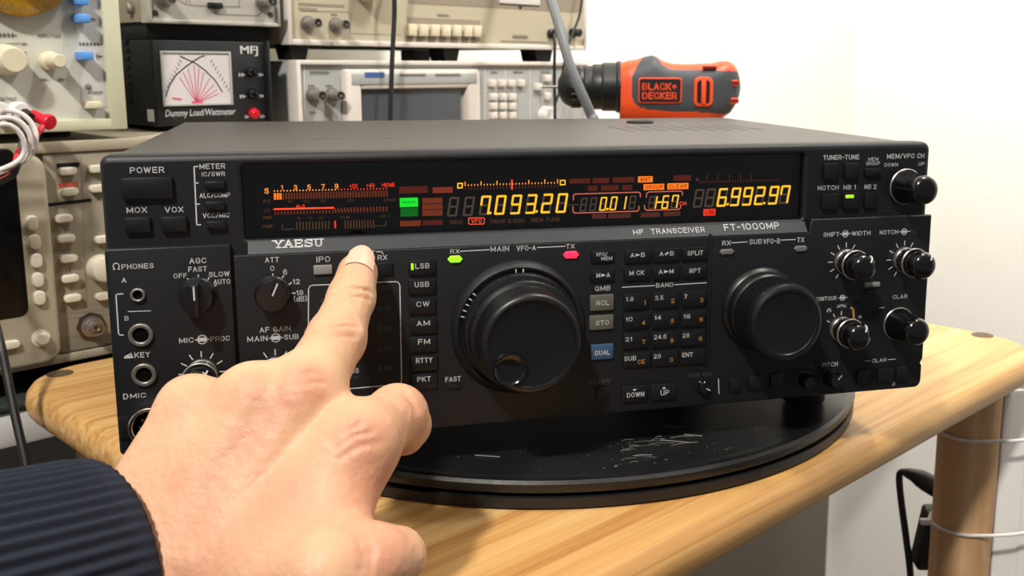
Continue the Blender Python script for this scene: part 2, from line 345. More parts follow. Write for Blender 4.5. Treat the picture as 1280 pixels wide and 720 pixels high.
for x, y in ((-0.2207, 0.25182, 1.12)[:2], (0.32929, -0.15769, 1.12)[:2], (.3, .235), (-.222, -.182)):
    G().lathe((x, y, TZ-.002), (0, 0, 1), [(.0085, 0), (.0085, .0022), (.0042, .0024), (.0040, .0021)], 'plug', 28).build('screw_plug', t)

# ------------------------------------------------------------------ turntable
t = thing('turntable', (0, 0, TZ), 'black round plastic turntable lying on the pine table below the radio', 'turntable')
G().lathe((0, 0, TZ), (0, 0, 1), [(.196, 0), (.1995, .0012), (.1995, .0062), (.196, .0068)], 'platerim', 128).build('base_disc', t)
G().lathe((0, 0, TZ), (0, 0, 1), [(.192, .0066), (.192, .0082), (.1965, .0082), (.1995, .009), (.2, .0105), (.2, .0133), (.1985, .0148), (.196, .015), (.193, .0146), (.19, .0144)], 'plate', 128).build('top_disc', t)
d = G(); rnd = random.Random(4)
c0 = (-0.07234, -0.14509, 1.135)
for i in range(26):   # scratches and fluff on the disc
    a = rnd.uniform(0, 2*PI) if i > 16 else rnd.gauss(-.55, .25); L = rnd.uniform(.003, .016); x = c0[0] + rnd.gauss(0, .022); y = c0[1] + rnd.gauss(0, .007)
    if math.hypot(x, y) > .185: continue
    d.tube([(x, y, TZ+.0148), (x + L*.5*math.cos(a), y + L*.5*math.sin(a)+.0008, TZ+.0150), (x + L*math.cos(a), y + L*math.sin(a), TZ+.0148)], rnd.uniform(.00006, .00015), 'dust', 5, 3)
for p, q in (((-0.14079, -0.09373, 1.1348), (-0.13338, -0.10432, 1.1348)), ((-0.04292, -0.15091, 1.1348), (-0.03787, -0.15944, 1.1348)), ((-0.0581, -0.14733, 1.1348), (-0.05013, -0.16039, 1.1348))): d.tube([p, q], .00022, 'dust', 5, 1)
for i in range(60):
    a = rnd.gauss(-1.9, .35); r = rnd.uniform(.15, .186); x, y = r*math.cos(a), r*math.sin(a)
    d.tube([(x, y, TZ+.0146), (x+rnd.uniform(-.002, .002), y+rnd.uniform(-.001, .001), TZ+.0147)], .00010, 'dust', 4, 1)
d.build('scratch_marks', t)['kind'] = 'stuff'

# ------------------------------------------------------------------ the radio (built in its own frame: x along the front, y into the case, z up from the panel bottom)
rad = thing('radio_transceiver', (-0.02825, 0.01126, 1.135), 'black desktop radio transceiver with amber display and large tuning knob on the turntable', 'radio', rz=math.radians(-31.2))
ORG = (0, .16, -.02)
UP = .004
g = G().prism(rrect(-.2035, .2035, .001, .1347, .004), .0155, .282, 'case'); 
for i in range(9): g.box(.075+i*.011, .079+i*.011, .13, .185, .1346, .13475, 'panel')
for i in range(2): g.box(-.12+i*.03, -.10+i*.03, .10, .102, .1346, .13475, 'panel')
g.build('case', rad)
g = G().box(-.195, .195, .2825, .287, .006, .13, 'case')
for i in range(40): g.box(-.19+i*.0095, -.187+i*.0095, .287, .318, .02, .125, 'case')
g.build('heat_sink', rad)
for x in (-.16, .16):
    for y in (.05, .25): G().lathe((x, y, -.02), (0, 0, 1), [(.011, 0), (.0125, .001), (.0135, .021)], 'rubber', 24).build('foot', rad)
c = (0.11091, 0.21967, 0.1354)
G().lathe((c[0], c[1], .1346), (0, 0, 1), [(.0098, 0), (.0098, .0012), (.0085, .0018)], 'rubber', 28).build('rubber_plug', rad)
# front frame with the window opening
def plate_hole(g, o, h, y0, y1, bev, m):
    prof = [(bev, 0), (bev*.62, bev*.08), (bev*.29, bev*.29), (bev*.08, bev*.62), (0, bev)]
    rings = []
    def loops(rc, r, sgn, pr, yend):
        out = []
        for ins, dy in pr + [(0, yend-y0)]:
            a = ins*sgn; out.append([(x, y0+dy, z) for x, z in rrect(rc[0]+a, rc[1]-a, rc[2]+a, rc[3]-a, max(r-a, .0003), 5)])
        return out
    for rc, r, sgn, pr, ye in ((o, .0045, 1, prof, y1), (h, .0015, -1, [(a*.5, b*.5) for a, b in prof], y1)):
        L = loops(rc, r, sgn, pr, ye); n = len(L[0]); vs = [p for l in L for p in l]; fs = []
        for j in range(len(L)-1):
            for i in range(n): k = (i+1) % n; q = (j*n+i, j*n+k, (j+1)*n+k, (j+1)*n+i); fs.append(q if sgn < 0 else q[::-1])
        g.raw(vs, fs, m); rings.append(L[0])
    b = bmesh.new(); E = []
    for l in rings:
        V = [b.verts.new(p) for p in l]
        for i in range(len(V)): E.append(b.edges.new((V[i], V[(i+1) % len(V)])))
    bmesh.ops.triangle_fill(b, use_beauty=True, use_dissolve=False, edges=E)
    for f in b.faces:
        if f.normal.y > 0: f.normal_flip()
    g.bm(b, m)
WX0, WZ0 = (-0.1468, 0.09735); WX1, WZ1 = (0.13139, 0.13088)
WZ0 = (-0.01952, 0.09625)[1]; WZ1 = (-0.0193, 0.13042)[1]
g = G(); plate_hole(g, (-.2055, .2055, 0, .1357), (WX0, WX1, WZ0, WZ1), UP, .0148, .0032, 'panel'); g.build('front_frame', rad)
# lower panel: left block, centre and right block standing a little proud
ZL = (-0.17838, 0.095)[1]; ZS = (-0.02036, 0.09013)[1]; ZR = (0.16957, 0.09664)[1]; XG = (-0.15243, 0.06014)[0]
g = G().prism(rrect(-.2052, XG-.0006, .0002, ZL, .002, 4, (1, 0, 0, 1)), 0, .0042, 'panel', bev=.0009)
g.build('lower_panel', rad)
g = G().prism([(XG+.0006, .0002), (.2015, .0002)] + [(.2054-.004+.004*math.cos(q), .0042+.004*math.sin(q)) for q in (-1.2, -.8, -.4, 0)] + [(.2054, .0125), (.2045, .0142), (.2058, .0165), (.2058, ZR), (WX1+.003, ZR), (WX1+.002, ZS-.0002), (XG+.0006, ZS-.0002)], 0, .0042, 'panel', bev=.0007)
xr = (0.07803, 0.04613)[0]; zr0 = (0.07831, 0.01955)[1]; zr1 = (0.07679, 0.09135)[1]
g.box(xr-.0006, xr+.0006, -.0012, .001, zr0, zr1, 'panel', .0004); g.build('lower_panel', rad)
def ystrip(z): return (z-ZS)/(WZ0-.0004-ZS)*.0046 - .0003
g = G().prism([(0, ZS), (.0046, WZ0-.0004), (.0085, WZ0-.0004), (.0085, ZS)], WX0+.0012, WX1+.001, 'strip', 'yz')
st = g.build('trim_strip', rad)
TXT = G()
for t_, bx, c_ in [('HF', (0.03764, 0.04302, 0.09196, 0.09431), 'w'), ('TRANSCEIVER', (0.04697, 0.07572, 0.09198, 0.09436), 'w'), ('FT-1000MP', (0.08647, 0.11729, 0.09225, 0.09526), 'w')]: TXT.text(t_, bx, ystrip, c_)
# maker's name in slab serifs
x0, x1, z0, z1 = (-0.13451, -0.11226, 0.09237, 0.09557)
SER = {'Y': ([[(.08, 1), (.5, .48)], [(.92, 1), (.5, .48)], [(.5, .5), (.5, 0)]], [(.08, 1), (.92, 1), (.5, 0)]), 'A': ([[(.1, 0), (.5, 1)], [(.9, 0), (.5, 1)], [(.26, .36), (.74, .36)]], [(.1, 0), (.9, 0)]),
       'E': ([[(.2, 0), (.2, 1)], [(.1, 1), (.88, 1)], [(.2, .52), (.7, .52)], [(.1, 0), (.9, 0)], [(.88, 1), (.88, .78)], [(.9, 0), (.9, .24)]], []),
       'S': ([[(.86, .98), (.86, .76)], [(.86, .8), (.7, .97), (.34, .98), (.14, .84), (.16, .64), (.5, .52), (.84, .4), (.88, .2), (.7, .03), (.32, .02), (.12, .2)], [(.12, .02), (.12, .24)]], []),
       'U': ([[(.2, 1), (.2, .3), (.3, .06), (.52, .0), (.72, .08), (.8, .3), (.8, 1)]], [(.2, 1), (.8, 1)])}
for i, ch in enumerate('YAESU'):
    w_ = (x1-x0)/5; f = lambda p: (x0 + (i + .04 + p[0]*.92)*w_, z0 + .0002 + p[1]*(z1-z0-.0004))
    for s in SER[ch][0]: TXT.line([f(p) for p in s], .00062, ystrip, 'w')
    for p in SER[ch][1]: a = f(p); TXT.line([(a[0]-.00095, a[1]), (a[0]+.00095, a[1])], .00042, ystrip, 'w')
for t_, bx, c_ in [('POWER', (-0.19305, -0.17903, 0.12768, 0.13032), 'w'), ('MOX', (-0.19552, -0.1872, 0.11019, 0.11267), 'w'), ('VOX', (-0.1798, -0.17216, 0.10987, 0.11238), 'w'), ('METER', (-0.16431, -0.15355, 0.12897, 0.13129), 'w'), ('IC/SWR', (-0.16354, -0.15377, 0.12564, 0.1276), 'w'), ('ALC/COMP', (-0.16502, -0.15218, 0.116, 0.11817), 'w'), ('VCC/MIC', (-0.16416, -0.15297, 0.10686, 0.10904), 'w'), ('TUNER-TUNE', (0.14152, 0.16245, 0.12713, 0.12965), 'w'), ('MEM', (0.16783, 0.1738, 0.1262, 0.12802), 'w'), ('GROUP', (0.16678, 0.17484, 0.12385, 0.1258), 'w'), ('MEM/VFO CH', (0.17891, 0.20134, 0.12709, 0.12966), 'w'), ('DOWN', (0.17767, 0.18568, 0.12294, 0.12482), 'w'), ('UP', (0.19815, 0.20176, 0.12304, 0.12493), 'w'), ('NOTCH', (0.13922, 0.15129, 0.11132, 0.11368), 'w'), ('NB 1', (0.15418, 0.16123, 0.11128, 0.11366), 'w'), ('NB 2', (0.16646, 0.1736, 0.11125, 0.11365), 'w')]: TXT.text(t_, bx, UP-.0001, c_)
for t_, bx, c_ in [('PHONES', (-0.19861, -0.18546, 0.08583, 0.08816), 'w'), ('A', (-0.19899, -0.19705, 0.07983, 0.08206), 'w'), ('B', (-0.19896, -0.19733, 0.06271, 0.06474), 'w'), ('KEY', (-0.196, -0.18961, 0.04536, 0.04783), 'w'), ('MIC', (-0.19904, -0.1925, 0.02666, 0.02891), 'w'), ('AGC', (-0.17054, -0.1635, 0.08707, 0.08962), 'w'), ('FAST', (-0.17124, -0.16338, 0.08331, 0.08567), 'w'), ('OFF', (-0.17755, -0.17188, 0.08076, 0.08294), 'w'), ('SLOW', (-0.16273, -0.15389, 0.08063, 0.08294), 'w'), ('AUTO', (-0.16095, -0.1538, 0.07717, 0.07938), 'w'), ('ATT', (-0.13832, -0.13226, 0.0861, 0.08855), 'w'), ('0', (-0.13624, -0.1345, 0.08216, 0.08461), 'w'), ('6', (-0.1307, -0.12894, 0.08016, 0.08266), 'w'), ('12', (-0.12663, -0.12355, 0.07542, 0.07786), 'w'), ('18', (-0.12529, -0.12221, 0.07015, 0.0726), 'w'), ('(dB)', (-0.1266, -0.12071, 0.06725, 0.06974), 'w'), ('IPO', (-0.11576, -0.10969, 0.08526, 0.08789), 'w'), ('ANT', (-0.09603, -0.08911, 0.0875, 0.08977), 'w'), ('RX', (-0.08811, -0.0837, 0.08498, 0.08745), 'w'), ('BANDWIDTH', (-0.10959, -0.09069, 0.07325, 0.07553), 'w'), ('8.2M', (-0.11455, -0.10879, 0.06618, 0.06827), 'd'), ('250', (-0.08873, -0.08319, 0.07043, 0.07274), 'd'), ('500', (-0.08906, -0.08313, 0.06048, 0.06292), 'd'), ('2.0K', (-0.0891, -0.08277, 0.05066, 0.05311), 'd'), ('2.4K', (-0.08924, -0.08289, 0.04094, 0.04341), 'd'), ('6.0K', (-0.08942, -0.08305, 0.0312, 0.03369), 'd'), ('455', (-0.10401, -0.09848, 0.03112, 0.03347), 'w'), ('kHz', (-0.10394, -0.09877, 0.02837, 0.02994), 'd'), ('MIC', (-0.17697, -0.17089, 0.05085, 0.05323), 'w'), ('PROC', (-0.16371, -0.15547, 0.05068, 0.05308), 'w'), ('AF GAIN', (-0.14227, -0.12854, 0.05353, 0.05603), 'w'), ('MAIN', (-0.14782, -0.13895, 0.04949, 0.05199), 'w'), ('SUB', (-0.1316, -0.12521, 0.04945, 0.05189), 'w'), ('FAST', (-0.05771, -0.05013, 0.02335, 0.02586), 'w'), ('RX', (-0.05412, -0.04974, 0.08665, 0.08882), 'w'), ('MAIN', (-0.03481, -0.02584, 0.08674, 0.08925), 'w'), ('VFO-A', (-0.02207, -0.01258, 0.08658, 0.0891), 'w'), ('TX', (0.00253, 0.00686, 0.08668, 0.08892), 'w'), ('QMB', (0.01745, 0.02533, 0.06463, 0.06708), 'w'), ('BAND', (0.0494, 0.05857, 0.06471, 0.06699), 'w'), ('RX', (0.08468, 0.0893, 0.08486, 0.08735), 'w'), ('SUB', (0.09971, 0.10659, 0.08485, 0.08749), 'w'), ('VFO-B', (0.10739, 0.11686, 0.08473, 0.08738), 'w'), ('TX', (0.12648, 0.1306, 0.08485, 0.0874), 'w'), ('SHIFT', (0.14156, 0.15064, 0.08711, 0.08946), 'w'), ('WIDTH', (0.15814, 0.16904, 0.08708, 0.08945), 'w'), ('NOTCH', (0.17464, 0.18551, 0.08703, 0.08938), 'w'), ('SQL', (0.19324, 0.19714, 0.08724, 0.08925), 'd'), ('CONTOUR', (0.13825, 0.15095, 0.05266, 0.05493), 'w'), ('NR', (0.16017, 0.16448, 0.05269, 0.05445), 'd'), ('CLAR', (0.18478, 0.19362, 0.05134, 0.05357), 'w'), ('AF REV', (0.01429, 0.02565, 0.01657, 0.01868), 'd'), ('SUB SQL', (0.06817, 0.08151, 0.01612, 0.01807), 'd'), ('PITCH', (0.14433, 0.15365, 0.01598, 0.01844), 'w'), ('MONI', (0.13015, 0.13911, 0.01604, 0.01791), 'd'), ('CLAR', (0.17418, 0.18303, 0.01639, 0.01843), 'w')]: TXT.text(t_, bx, -.0001, c_)
for pts, w_ in [([(-0.16509, 0.13015), (-0.16656, 0.13011), (-0.16693, 0.10395), (-0.16541, 0.10397)], 0.55), ([(-0.16672, 0.12276), (-0.16534, 0.1228)], 0.5), ([(-0.16673, 0.11328), (-0.16538, 0.11331)], 0.5)]: TXT.line(pts, w_*.001, UP-.0001, 'w')
for pts, w_ in [([(-0.19892, 0.07489), (-0.20104, 0.07486), (-0.20173, 0.07439), (-0.20187, 0.05712), (-0.20134, 0.05624), (-0.20003, 0.05623)], 0.5), ([(-0.19725, 0.06674), (-0.18799, 0.06656)], 0.35), ([(-0.17179, 0.0804), (-0.17073, 0.07895)], 0.55), ([(-0.16721, 0.08171), (-0.16717, 0.08006)], 0.55), ([(-0.16283, 0.08017), (-0.16365, 0.07874)], 0.55), ([(-0.15995, 0.07686), (-0.16084, 0.07617)], 0.55), ([(-0.13525, 0.08067), (-0.13525, 0.07925)], 0.55), ([(-0.13061, 0.07954), (-0.1318, 0.07796)], 0.55), ([(-0.12737, 0.07623), (-0.12869, 0.07525)], 0.55), ([(-0.12794, 0.07137), (-0.12596, 0.07127)], 0.55), ([(-0.08854, 0.08907), (-0.08619, 0.08897), (-0.08559, 0.08803)], 0.4), ([(-0.10996, 0.07451), (-0.11785, 0.07462), (-0.11908, 0.07423), (-0.11984, 0.07298), (-0.12114, 0.04288), (-0.12121, 0.02696), (-0.12073, 0.02536), (-0.11952, 0.02386), (-0.10303, 0.02364), (-0.08698, 0.02388), (-0.08018, 0.02383), (-0.07895, 0.02461), (-0.07861, 0.02602), (-0.07836, 0.05564), (-0.07821, 0.07234), (-0.0787, 0.07376), (-0.07995, 0.07436), (-0.0903, 0.0745)], 0.5), ([(-0.04926, 0.08762), (-0.03551, 0.08778)], 0.45), ([(-0.01175, 0.08789), (0.00207, 0.08791)], 0.45), ([(0.03158, 0.06585), (0.04855, 0.06584)], 0.45), ([(0.05943, 0.06573), (0.07661, 0.06586)], 0.45), ([(0.08985, 0.08608), (0.09847, 0.08623)], 0.45), ([(0.11752, 0.08643), (0.12547, 0.08641)], 0.45), ([(0.16991, 0.01758), (0.17332, 0.01752)], 0.35), ([(0.18409, 0.01743), (0.18853, 0.01734)], 0.35), ([(0.08472, 0.014), (0.08522, 0.00598)], 0.45), ([(0.15099, 0.08827), (0.15768, 0.08836)], 0.4), ([(0.18613, 0.08815), (0.19266, 0.08825)], 0.4), ([(0.15193, 0.05366), (0.15732, 0.05375)], 0.35), ([(-0.17004, 0.05197), (-0.16458, 0.05191)], 0.5), ([(-0.1382, 0.05063), (-0.1324, 0.05063)], 0.5), ([(0.17684, 0.04697), (0.1798, 0.04689)], 0.4)]: TXT.line(pts, w_*.001, -.0001, 'w')
for (x, z), r in [((0.1543, 0.08832), 4.0), ((0.18927, 0.08816), 3.8), ((0.15447, 0.05373), 3.4), ((-0.16724, 0.05194), 4.6), ((-0.13534, 0.05063), 4.6)]:
    r *= .00042; TXT.line([(x+r*math.cos(q*PI/8), z+r*math.sin(q*PI/8)) for q in range(17)], .0005, -.0001, 'w'); TXT.line([(x-r*.4, z), (x+r*.4, z)], r*.9, -.00012, 'w')
def ticks(cx, cz, r0, r1, angs, w_=.0005):
    for a in angs: q = math.radians(90-a); TXT.line([(cx+r0*math.cos(q), cz+r0*math.sin(q)), (cx+r1*math.cos(q), cz+r1*math.sin(q))], w_, -.0001, 'w')
MIC = (-0.16803, 0.03633); AF = (-0.13594, 0.03507)
for c in (MIC, AF): ticks(c[0], c[1], .0076, .0100, (-120, -90, -60, -30, 0, 30, 60, 90, 120))
SHI = (.1552, .0734); NOT = (.1900, .0730); CON = (.1543, .0368); CLA = (.1890, .0373); MEMC = (.1884, .1126)
for c in (SHI, NOT): ticks(c[0], c[1], .0078, .0100, (-150, -120, -90, -60, -30, 0, 30))
ticks(CON[0], CON[1], .0078, .0095, (-60, -30, 0, 60))
for (x0, x1, z0, z1) in [(0.15135, 0.15705, 0.04814, 0.05034), (0.14537, 0.14839, 0.0461, 0.04856), (0.16451, 0.16663, 0.04178, 0.04355)]: TXT.quad(x0, x1, z0, z1, -.00008, 'd'); TXT.line([(x0+.0004, z0+.0005), ((x0+x1)/2, z1-.0004), (x1-.0004, z0+.0005)], .0004, -.00012, 'w')
TXT.line([(0.16001, 0.04794), (0.16122, 0.04681), (0.16193, 0.04103)], .0011, -.0001, X['o'])
# headphone, key and microphone pictograms
x, z = (-0.20074, 0.08729); TXT.line([(x-.0012, z-.0013), (x-.0007, z-.0013), (x-.0013, z), (x-.0009, z+.0011), (x, z+.0015), (x+.0009, z+.0011), (x+.0013, z), (x+.0007, z-.0013), (x+.0012, z-.0013)], .0004, -.0001, 'w')
x, z = (-0.19837, 0.04665); TXT.line([(x-.0018, z-.001), (x+.0016, z-.001)], .0005, -.0001, 'w'); TXT.line([(x-.0016, z-.0004), (x+.001, z+.0008), (x+.0013, z-.0004), (x-.0016, z-.0004)], .0005, -.0001, 'w')
x, z = (-0.20087, 0.02782); TXT.line([(x-.0009, z-.0012), (x-.0009, z+.0012), (x+.0003, z+.0011), (x+.0009, z), (x+.0003, z-.0011), (x-.0009, z-.0012)], .0004, -.0001, 'w')
x, z = (0.1883, 0.00316); TXT.line([(x+.0008*math.cos(q*PI/6), z+.0008*math.sin(q*PI/6)) for q in range(13)], .0003, -.0001, 'w')
TXT.build('panel_lettering', rad)

# keys
def key(nm, bx, legs, m, yf, h):
    x0, x1, z0, z1 = bx
    o = G().box(x0, x1, yf-h, yf+.002, z0, z1, m, .0005, 2).build(nm, rad)
    if legs:
        l = G()
        for t_, b_, c_ in legs: l.text(t_, b_, yf-h-.0001, c_)
        l.build('legend', o)
    return o
for n_, bx, lg, m_ in [('button', (-0.19656, -0.17572, 0.11634, 0.12586), [], 'k'), ('button', (-0.1965, -0.18595, 0.10157, 0.10832), [], 'k'), ('button', (-0.18149, -0.17088, 0.10136, 0.10817), [], 'k'), ('button', (-0.16235, -0.15394, 0.1202, 0.1236), [], 'k'), ('button', (-0.16253, -0.15444, 0.11084, 0.11445), [], 'k'), ('button', (-0.16269, -0.15457, 0.10215, 0.10559), [], 'k'), ('button', (0.14133, 0.14918, 0.11693, 0.1254), [], 'k'), ('button', (0.15335, 0.16082, 0.11694, 0.12537), [], 'k'), ('button', (0.16542, 0.17441, 0.11817, 0.12216), [], 'k'), ('button', (0.14119, 0.15002, 0.10131, 0.10949), [], 'k'), ('button', (0.15327, 0.16219, 0.10122, 0.10953), [], 'k'), ('button', (0.16572, 0.17308, 0.10128, 0.10942), [], 'k')]: key(n_, bx, lg, m_, UP, .0026)
KS = []
for n_, bx, lg, m_ in [('mode_button', (-0.07413, -0.0612, 0.07713, 0.08421), [('LSB', (-0.07094, -0.06435, 0.08036, 0.0829), 'w')], 'k'), ('mode_button', (-0.07435, -0.06139, 0.06784, 0.0752), [('USB', (-0.07141, -0.06465, 0.07142, 0.07397), 'w')], 'k'), ('mode_button', (-0.07422, -0.0614, 0.05829, 0.06589), [('CW', (-0.07091, -0.06469, 0.06188, 0.06445), 'w')], 'k'), ('mode_button', (-0.07427, -0.0614, 0.04867, 0.05628), [('AM', (-0.07092, -0.06472, 0.05248, 0.05507), 'w')], 'k'), ('mode_button', (-0.0743, -0.0614, 0.03958, 0.04728), [('FM', (-0.07049, -0.0648, 0.04336, 0.04604), 'w')], 'k'), ('mode_button', (-0.07416, -0.06121, 0.03022, 0.03777), [('RTTY', (-0.0717, -0.06386, 0.03416, 0.03678), 'w')], 'k'), ('mode_button', (-0.07419, -0.06158, 0.02102, 0.02862), [('PKT', (-0.07131, -0.06482, 0.02484, 0.0274), 'w')], 'k'), ('button', (-0.05643, -0.0504, 0.02006, 0.02208), [], 'k'), ('button', (0.01491, 0.02683, 0.07906, 0.08509), [('VFO/', (0.01744, 0.02319, 0.08238, 0.08423), 'w'), ('MEM', (0.02016, 0.02576, 0.08027, 0.08209), 'w')], 'k'), ('button', (0.01485, 0.02701, 0.06955, 0.07563), [('M>A', (0.01772, 0.02473, 0.0716, 0.07395), 'w')], 'k'), ('button', (0.0148, 0.0269, 0.05471, 0.06272), [('RCL', (0.01777, 0.0244, 0.05748, 0.05994), 'w')], 'olive'), ('button', (0.01453, 0.02692, 0.04493, 0.05226), [('STO', (0.01759, 0.02441, 0.04731, 0.04978), 'w')], 'olive'), ('button', (0.01528, 0.02694, 0.02943, 0.03722), [('DUAL', (0.01726, 0.02499, 0.03181, 0.03431), 'w')], 'blue'), ('button', (0.03251, 0.04634, 0.07817, 0.08471), [('A>B', (0.03521, 0.04275, 0.08108, 0.08335), 'w')], 'k'), ('button', (0.04759, 0.06142, 0.07805, 0.08469), [('A=B', (0.0505, 0.05807, 0.08114, 0.08335), 'w')], 'k'), ('button', (0.06269, 0.07608, 0.07804, 0.08468), [('SPLIT', (0.06539, 0.07376, 0.08071, 0.08311), 'w')], 'k'), ('button', (0.0322, 0.04607, 0.06904, 0.07558), [('M CK', (0.03483, 0.04255, 0.07196, 0.07433), 'w')], 'k'), ('button', (0.04754, 0.06141, 0.06884, 0.07552), [('A>M', (0.05016, 0.05809, 0.07191, 0.07422), 'w')], 'k'), ('button', (0.06269, 0.07612, 0.06876, 0.0754), [('RPT', (0.06668, 0.07274, 0.07165, 0.07398), 'w')], 'k'), ('key', (0.03216, 0.04566, 0.05444, 0.06249), [('1.8', (0.03319, 0.03714, 0.05884, 0.06102), 'w'), ('1', (0.04236, 0.04347, 0.05645, 0.05868), 'o')], 'k'), ('key', (0.04718, 0.0615, 0.05417, 0.06232), [('3.5', (0.04852, 0.05288, 0.05858, 0.06082), 'w'), ('2', (0.05711, 0.05901, 0.05659, 0.05884), 'o')], 'k'), ('key', (0.06296, 0.07654, 0.05387, 0.06209), [('7', (0.06409, 0.06574, 0.0585, 0.06075), 'w'), ('3', (0.07271, 0.07463, 0.05613, 0.0584), 'o')], 'k'), ('key', (0.03207, 0.04562, 0.04428, 0.05234), [('10', (0.03319, 0.03673, 0.04841, 0.0506), 'w'), ('4', (0.04172, 0.0435, 0.04617, 0.04834), 'o')], 'k'), ('key', (0.04723, 0.06151, 0.04389, 0.05193), [('14', (0.04845, 0.05196, 0.04831, 0.05052), 'w'), ('5', (0.05707, 0.05888, 0.0461, 0.04828), 'o')], 'k'), ('key', (0.06284, 0.07639, 0.0436, 0.05162), [('18', (0.06403, 0.06768, 0.04799, 0.05022), 'w'), ('6', (0.07275, 0.07459, 0.04589, 0.04809), 'o')], 'k'), ('key', (0.03206, 0.04557, 0.03409, 0.04204), [('21', (0.03315, 0.03653, 0.03802, 0.04023), 'w'), ('7', (0.04191, 0.04362, 0.03609, 0.03827), 'o')], 'k'), ('key', (0.04727, 0.06152, 0.0337, 0.04171), [('24.5', (0.04836, 0.05499, 0.03816, 0.04039), 'w'), ('8', (0.0571, 0.05892, 0.03586, 0.03806), 'o')], 'k'), ('key', (0.06281, 0.0764, 0.03343, 0.0415), [('28', (0.06373, 0.06749, 0.038, 0.04025), 'w'), ('9', (0.07261, 0.07446, 0.0358, 0.03802), 'o')], 'k'), ('key', (0.03209, 0.04659, 0.02413, 0.03196), [('SUB', (0.03266, 0.0389, 0.02784, 0.03019), 'w'), ('CE', (0.0398, 0.04365, 0.02577, 0.02805), 'o')], 'k'), ('key', (0.04736, 0.06156, 0.02369, 0.03168), [('29', (0.04841, 0.05212, 0.02798, 0.03027), 'w'), ('0', (0.05709, 0.05883, 0.02565, 0.02786), 'o')], 'k'), ('key', (0.06286, 0.0764, 0.02335, 0.03139), [('ENT', (0.06379, 0.06958, 0.02767, 0.02997), 'w')], 'k'), ('button', (0.01826, 0.02467, 0.00777, 0.01453), [], 'k'), ('button', (0.03162, 0.04534, 0.00568, 0.01421), [('v', (0.03723, 0.03946, 0.01153, 0.01264), 'w'), ('DOWN', (0.03427, 0.04353, 0.00838, 0.01094), 'w')], 'k'), ('button', (0.0471, 0.06104, 0.00533, 0.01392), [('^', (0.05308, 0.05535, 0.01146, 0.01275), 'w'), ('UP', (0.05239, 0.05701, 0.00803, 0.01078), 'w')], 'k'), ('button', (0.09075, 0.09709, 0.00659, 0.01447), [], 'k'), ('button', (0.10139, 0.10871, 0.0064, 0.0145), [], 'k'), ('button', (0.11393, 0.12139, 0.00645, 0.01442), [], 'k'), ('button', (0.16523, 0.17205, 0.00484, 0.01301), [], 'k'), ('button', (0.17787, 0.18725, 0.00448, 0.01316), [], 'k'), ('button', (0.18918, 0.1954, 0.00482, 0.01308), [], 'k'), ('button', (-0.08817, -0.08137, 0.07796, 0.08387), [], 'k'), ('button', (-0.10327, -0.09458, 0.0779, 0.08376), [], 'k'), ('button', (0.16708, 0.17454, 0.05513, 0.05733), [], 'k')]: KS.append(key(n_, bx, lg, m_, 0, .0014))
x0, x1, z0, z1 = (-0.07287, -0.07175, 0.07993, 0.083); o = G().box(x0, x1, -.0016, -.001, z0, z1, 'ledg').build('indicator_lamp', KS[0])
x0, x1, z0, z1 = (0.15419, 0.15906, 0.10705, 0.10875); G().box(x0, x1, .0012, .003, z0, z1, 'ledg', .0003).build('indicator_lamp', rad)
for bx, m_ in [((-0.05548, -0.04847, 0.08238, 0.08556), 'ledg'), ((0.00106, 0.00899, 0.0819, 0.08533), 'ledr'), ((0.0832, 0.09112, 0.08021, 0.08295), 'ledoff'), ((0.12477, 0.13238, 0.08006, 0.08295), 'ledoff')]:
    x0, x1, z0, z1 = bx; r = (z1-z0)/2; zc = (z0+z1)/2
    G().prism([(x0, zc), (x0+r*.8, z0), (x1-r*.8, z0), (x1, zc), (x1-r*.8, z1), (x0+r*.8, z1)], -.0012, .001, m_, bev=.0004).build('indicator_lamp', rad)
for bx in [(-0.11724, -0.10889, 0.07965, 0.08392), (0.16691, 0.17605, 0.05891, 0.06138)]: G().box(bx[0], bx[1], -.0013, .001, bx[2], bx[3], 'cap', .0004).build('grey_key', rad)['label'] = 'grey key cap'

# sockets
def jack(c, ro, ri):
    o = G().ring((c[0], .0005, c[1]), (0, -1, 0), ri, ro, .0022, 'steel').build('jack_socket', rad)
    G().lathe((c[0], .0001, c[1]), (0, -1, 0), [(ri*1.02, 0), (ri*1.02, .0003)], 'hole', 24).build('socket_hole', o)
jack((-0.19275, 0.07412), .0031, .0020); jack((-0.19273, 0.05591), .0052, .0034); jack((-0.19254, 0.03746), .0052, .0034)
c = (-0.19081, 0.01428)
o = G().ring((c[0], .0005, c[1]), (0, -1, 0), .0073, .0092, .007, 'chrome').build('microphone_socket', rad)
g = G().lathe((c[0], 0, c[1]), (0, -1, 0), [(.0074, 0), (.0074, .002)], 'hole', 28)
for i in range(8): q = 2*PI*i/8; g.cyl((c[0]+.0045*math.cos(q), -.002, c[1]+.0045*math.sin(q)), (c[0]+.0045*math.cos(q), -.0045, c[1]+.0045*math.sin(q)), .0006, 'chrome', seg=8)
g.build('pin_insert', o)
bx = (-0.20443, -0.20029, 0.00814, 0.01868); G().box(bx[0], bx[1], -.0012, .001, bx[2], bx[3], 'k', .0004).build('slide_tab', rad)

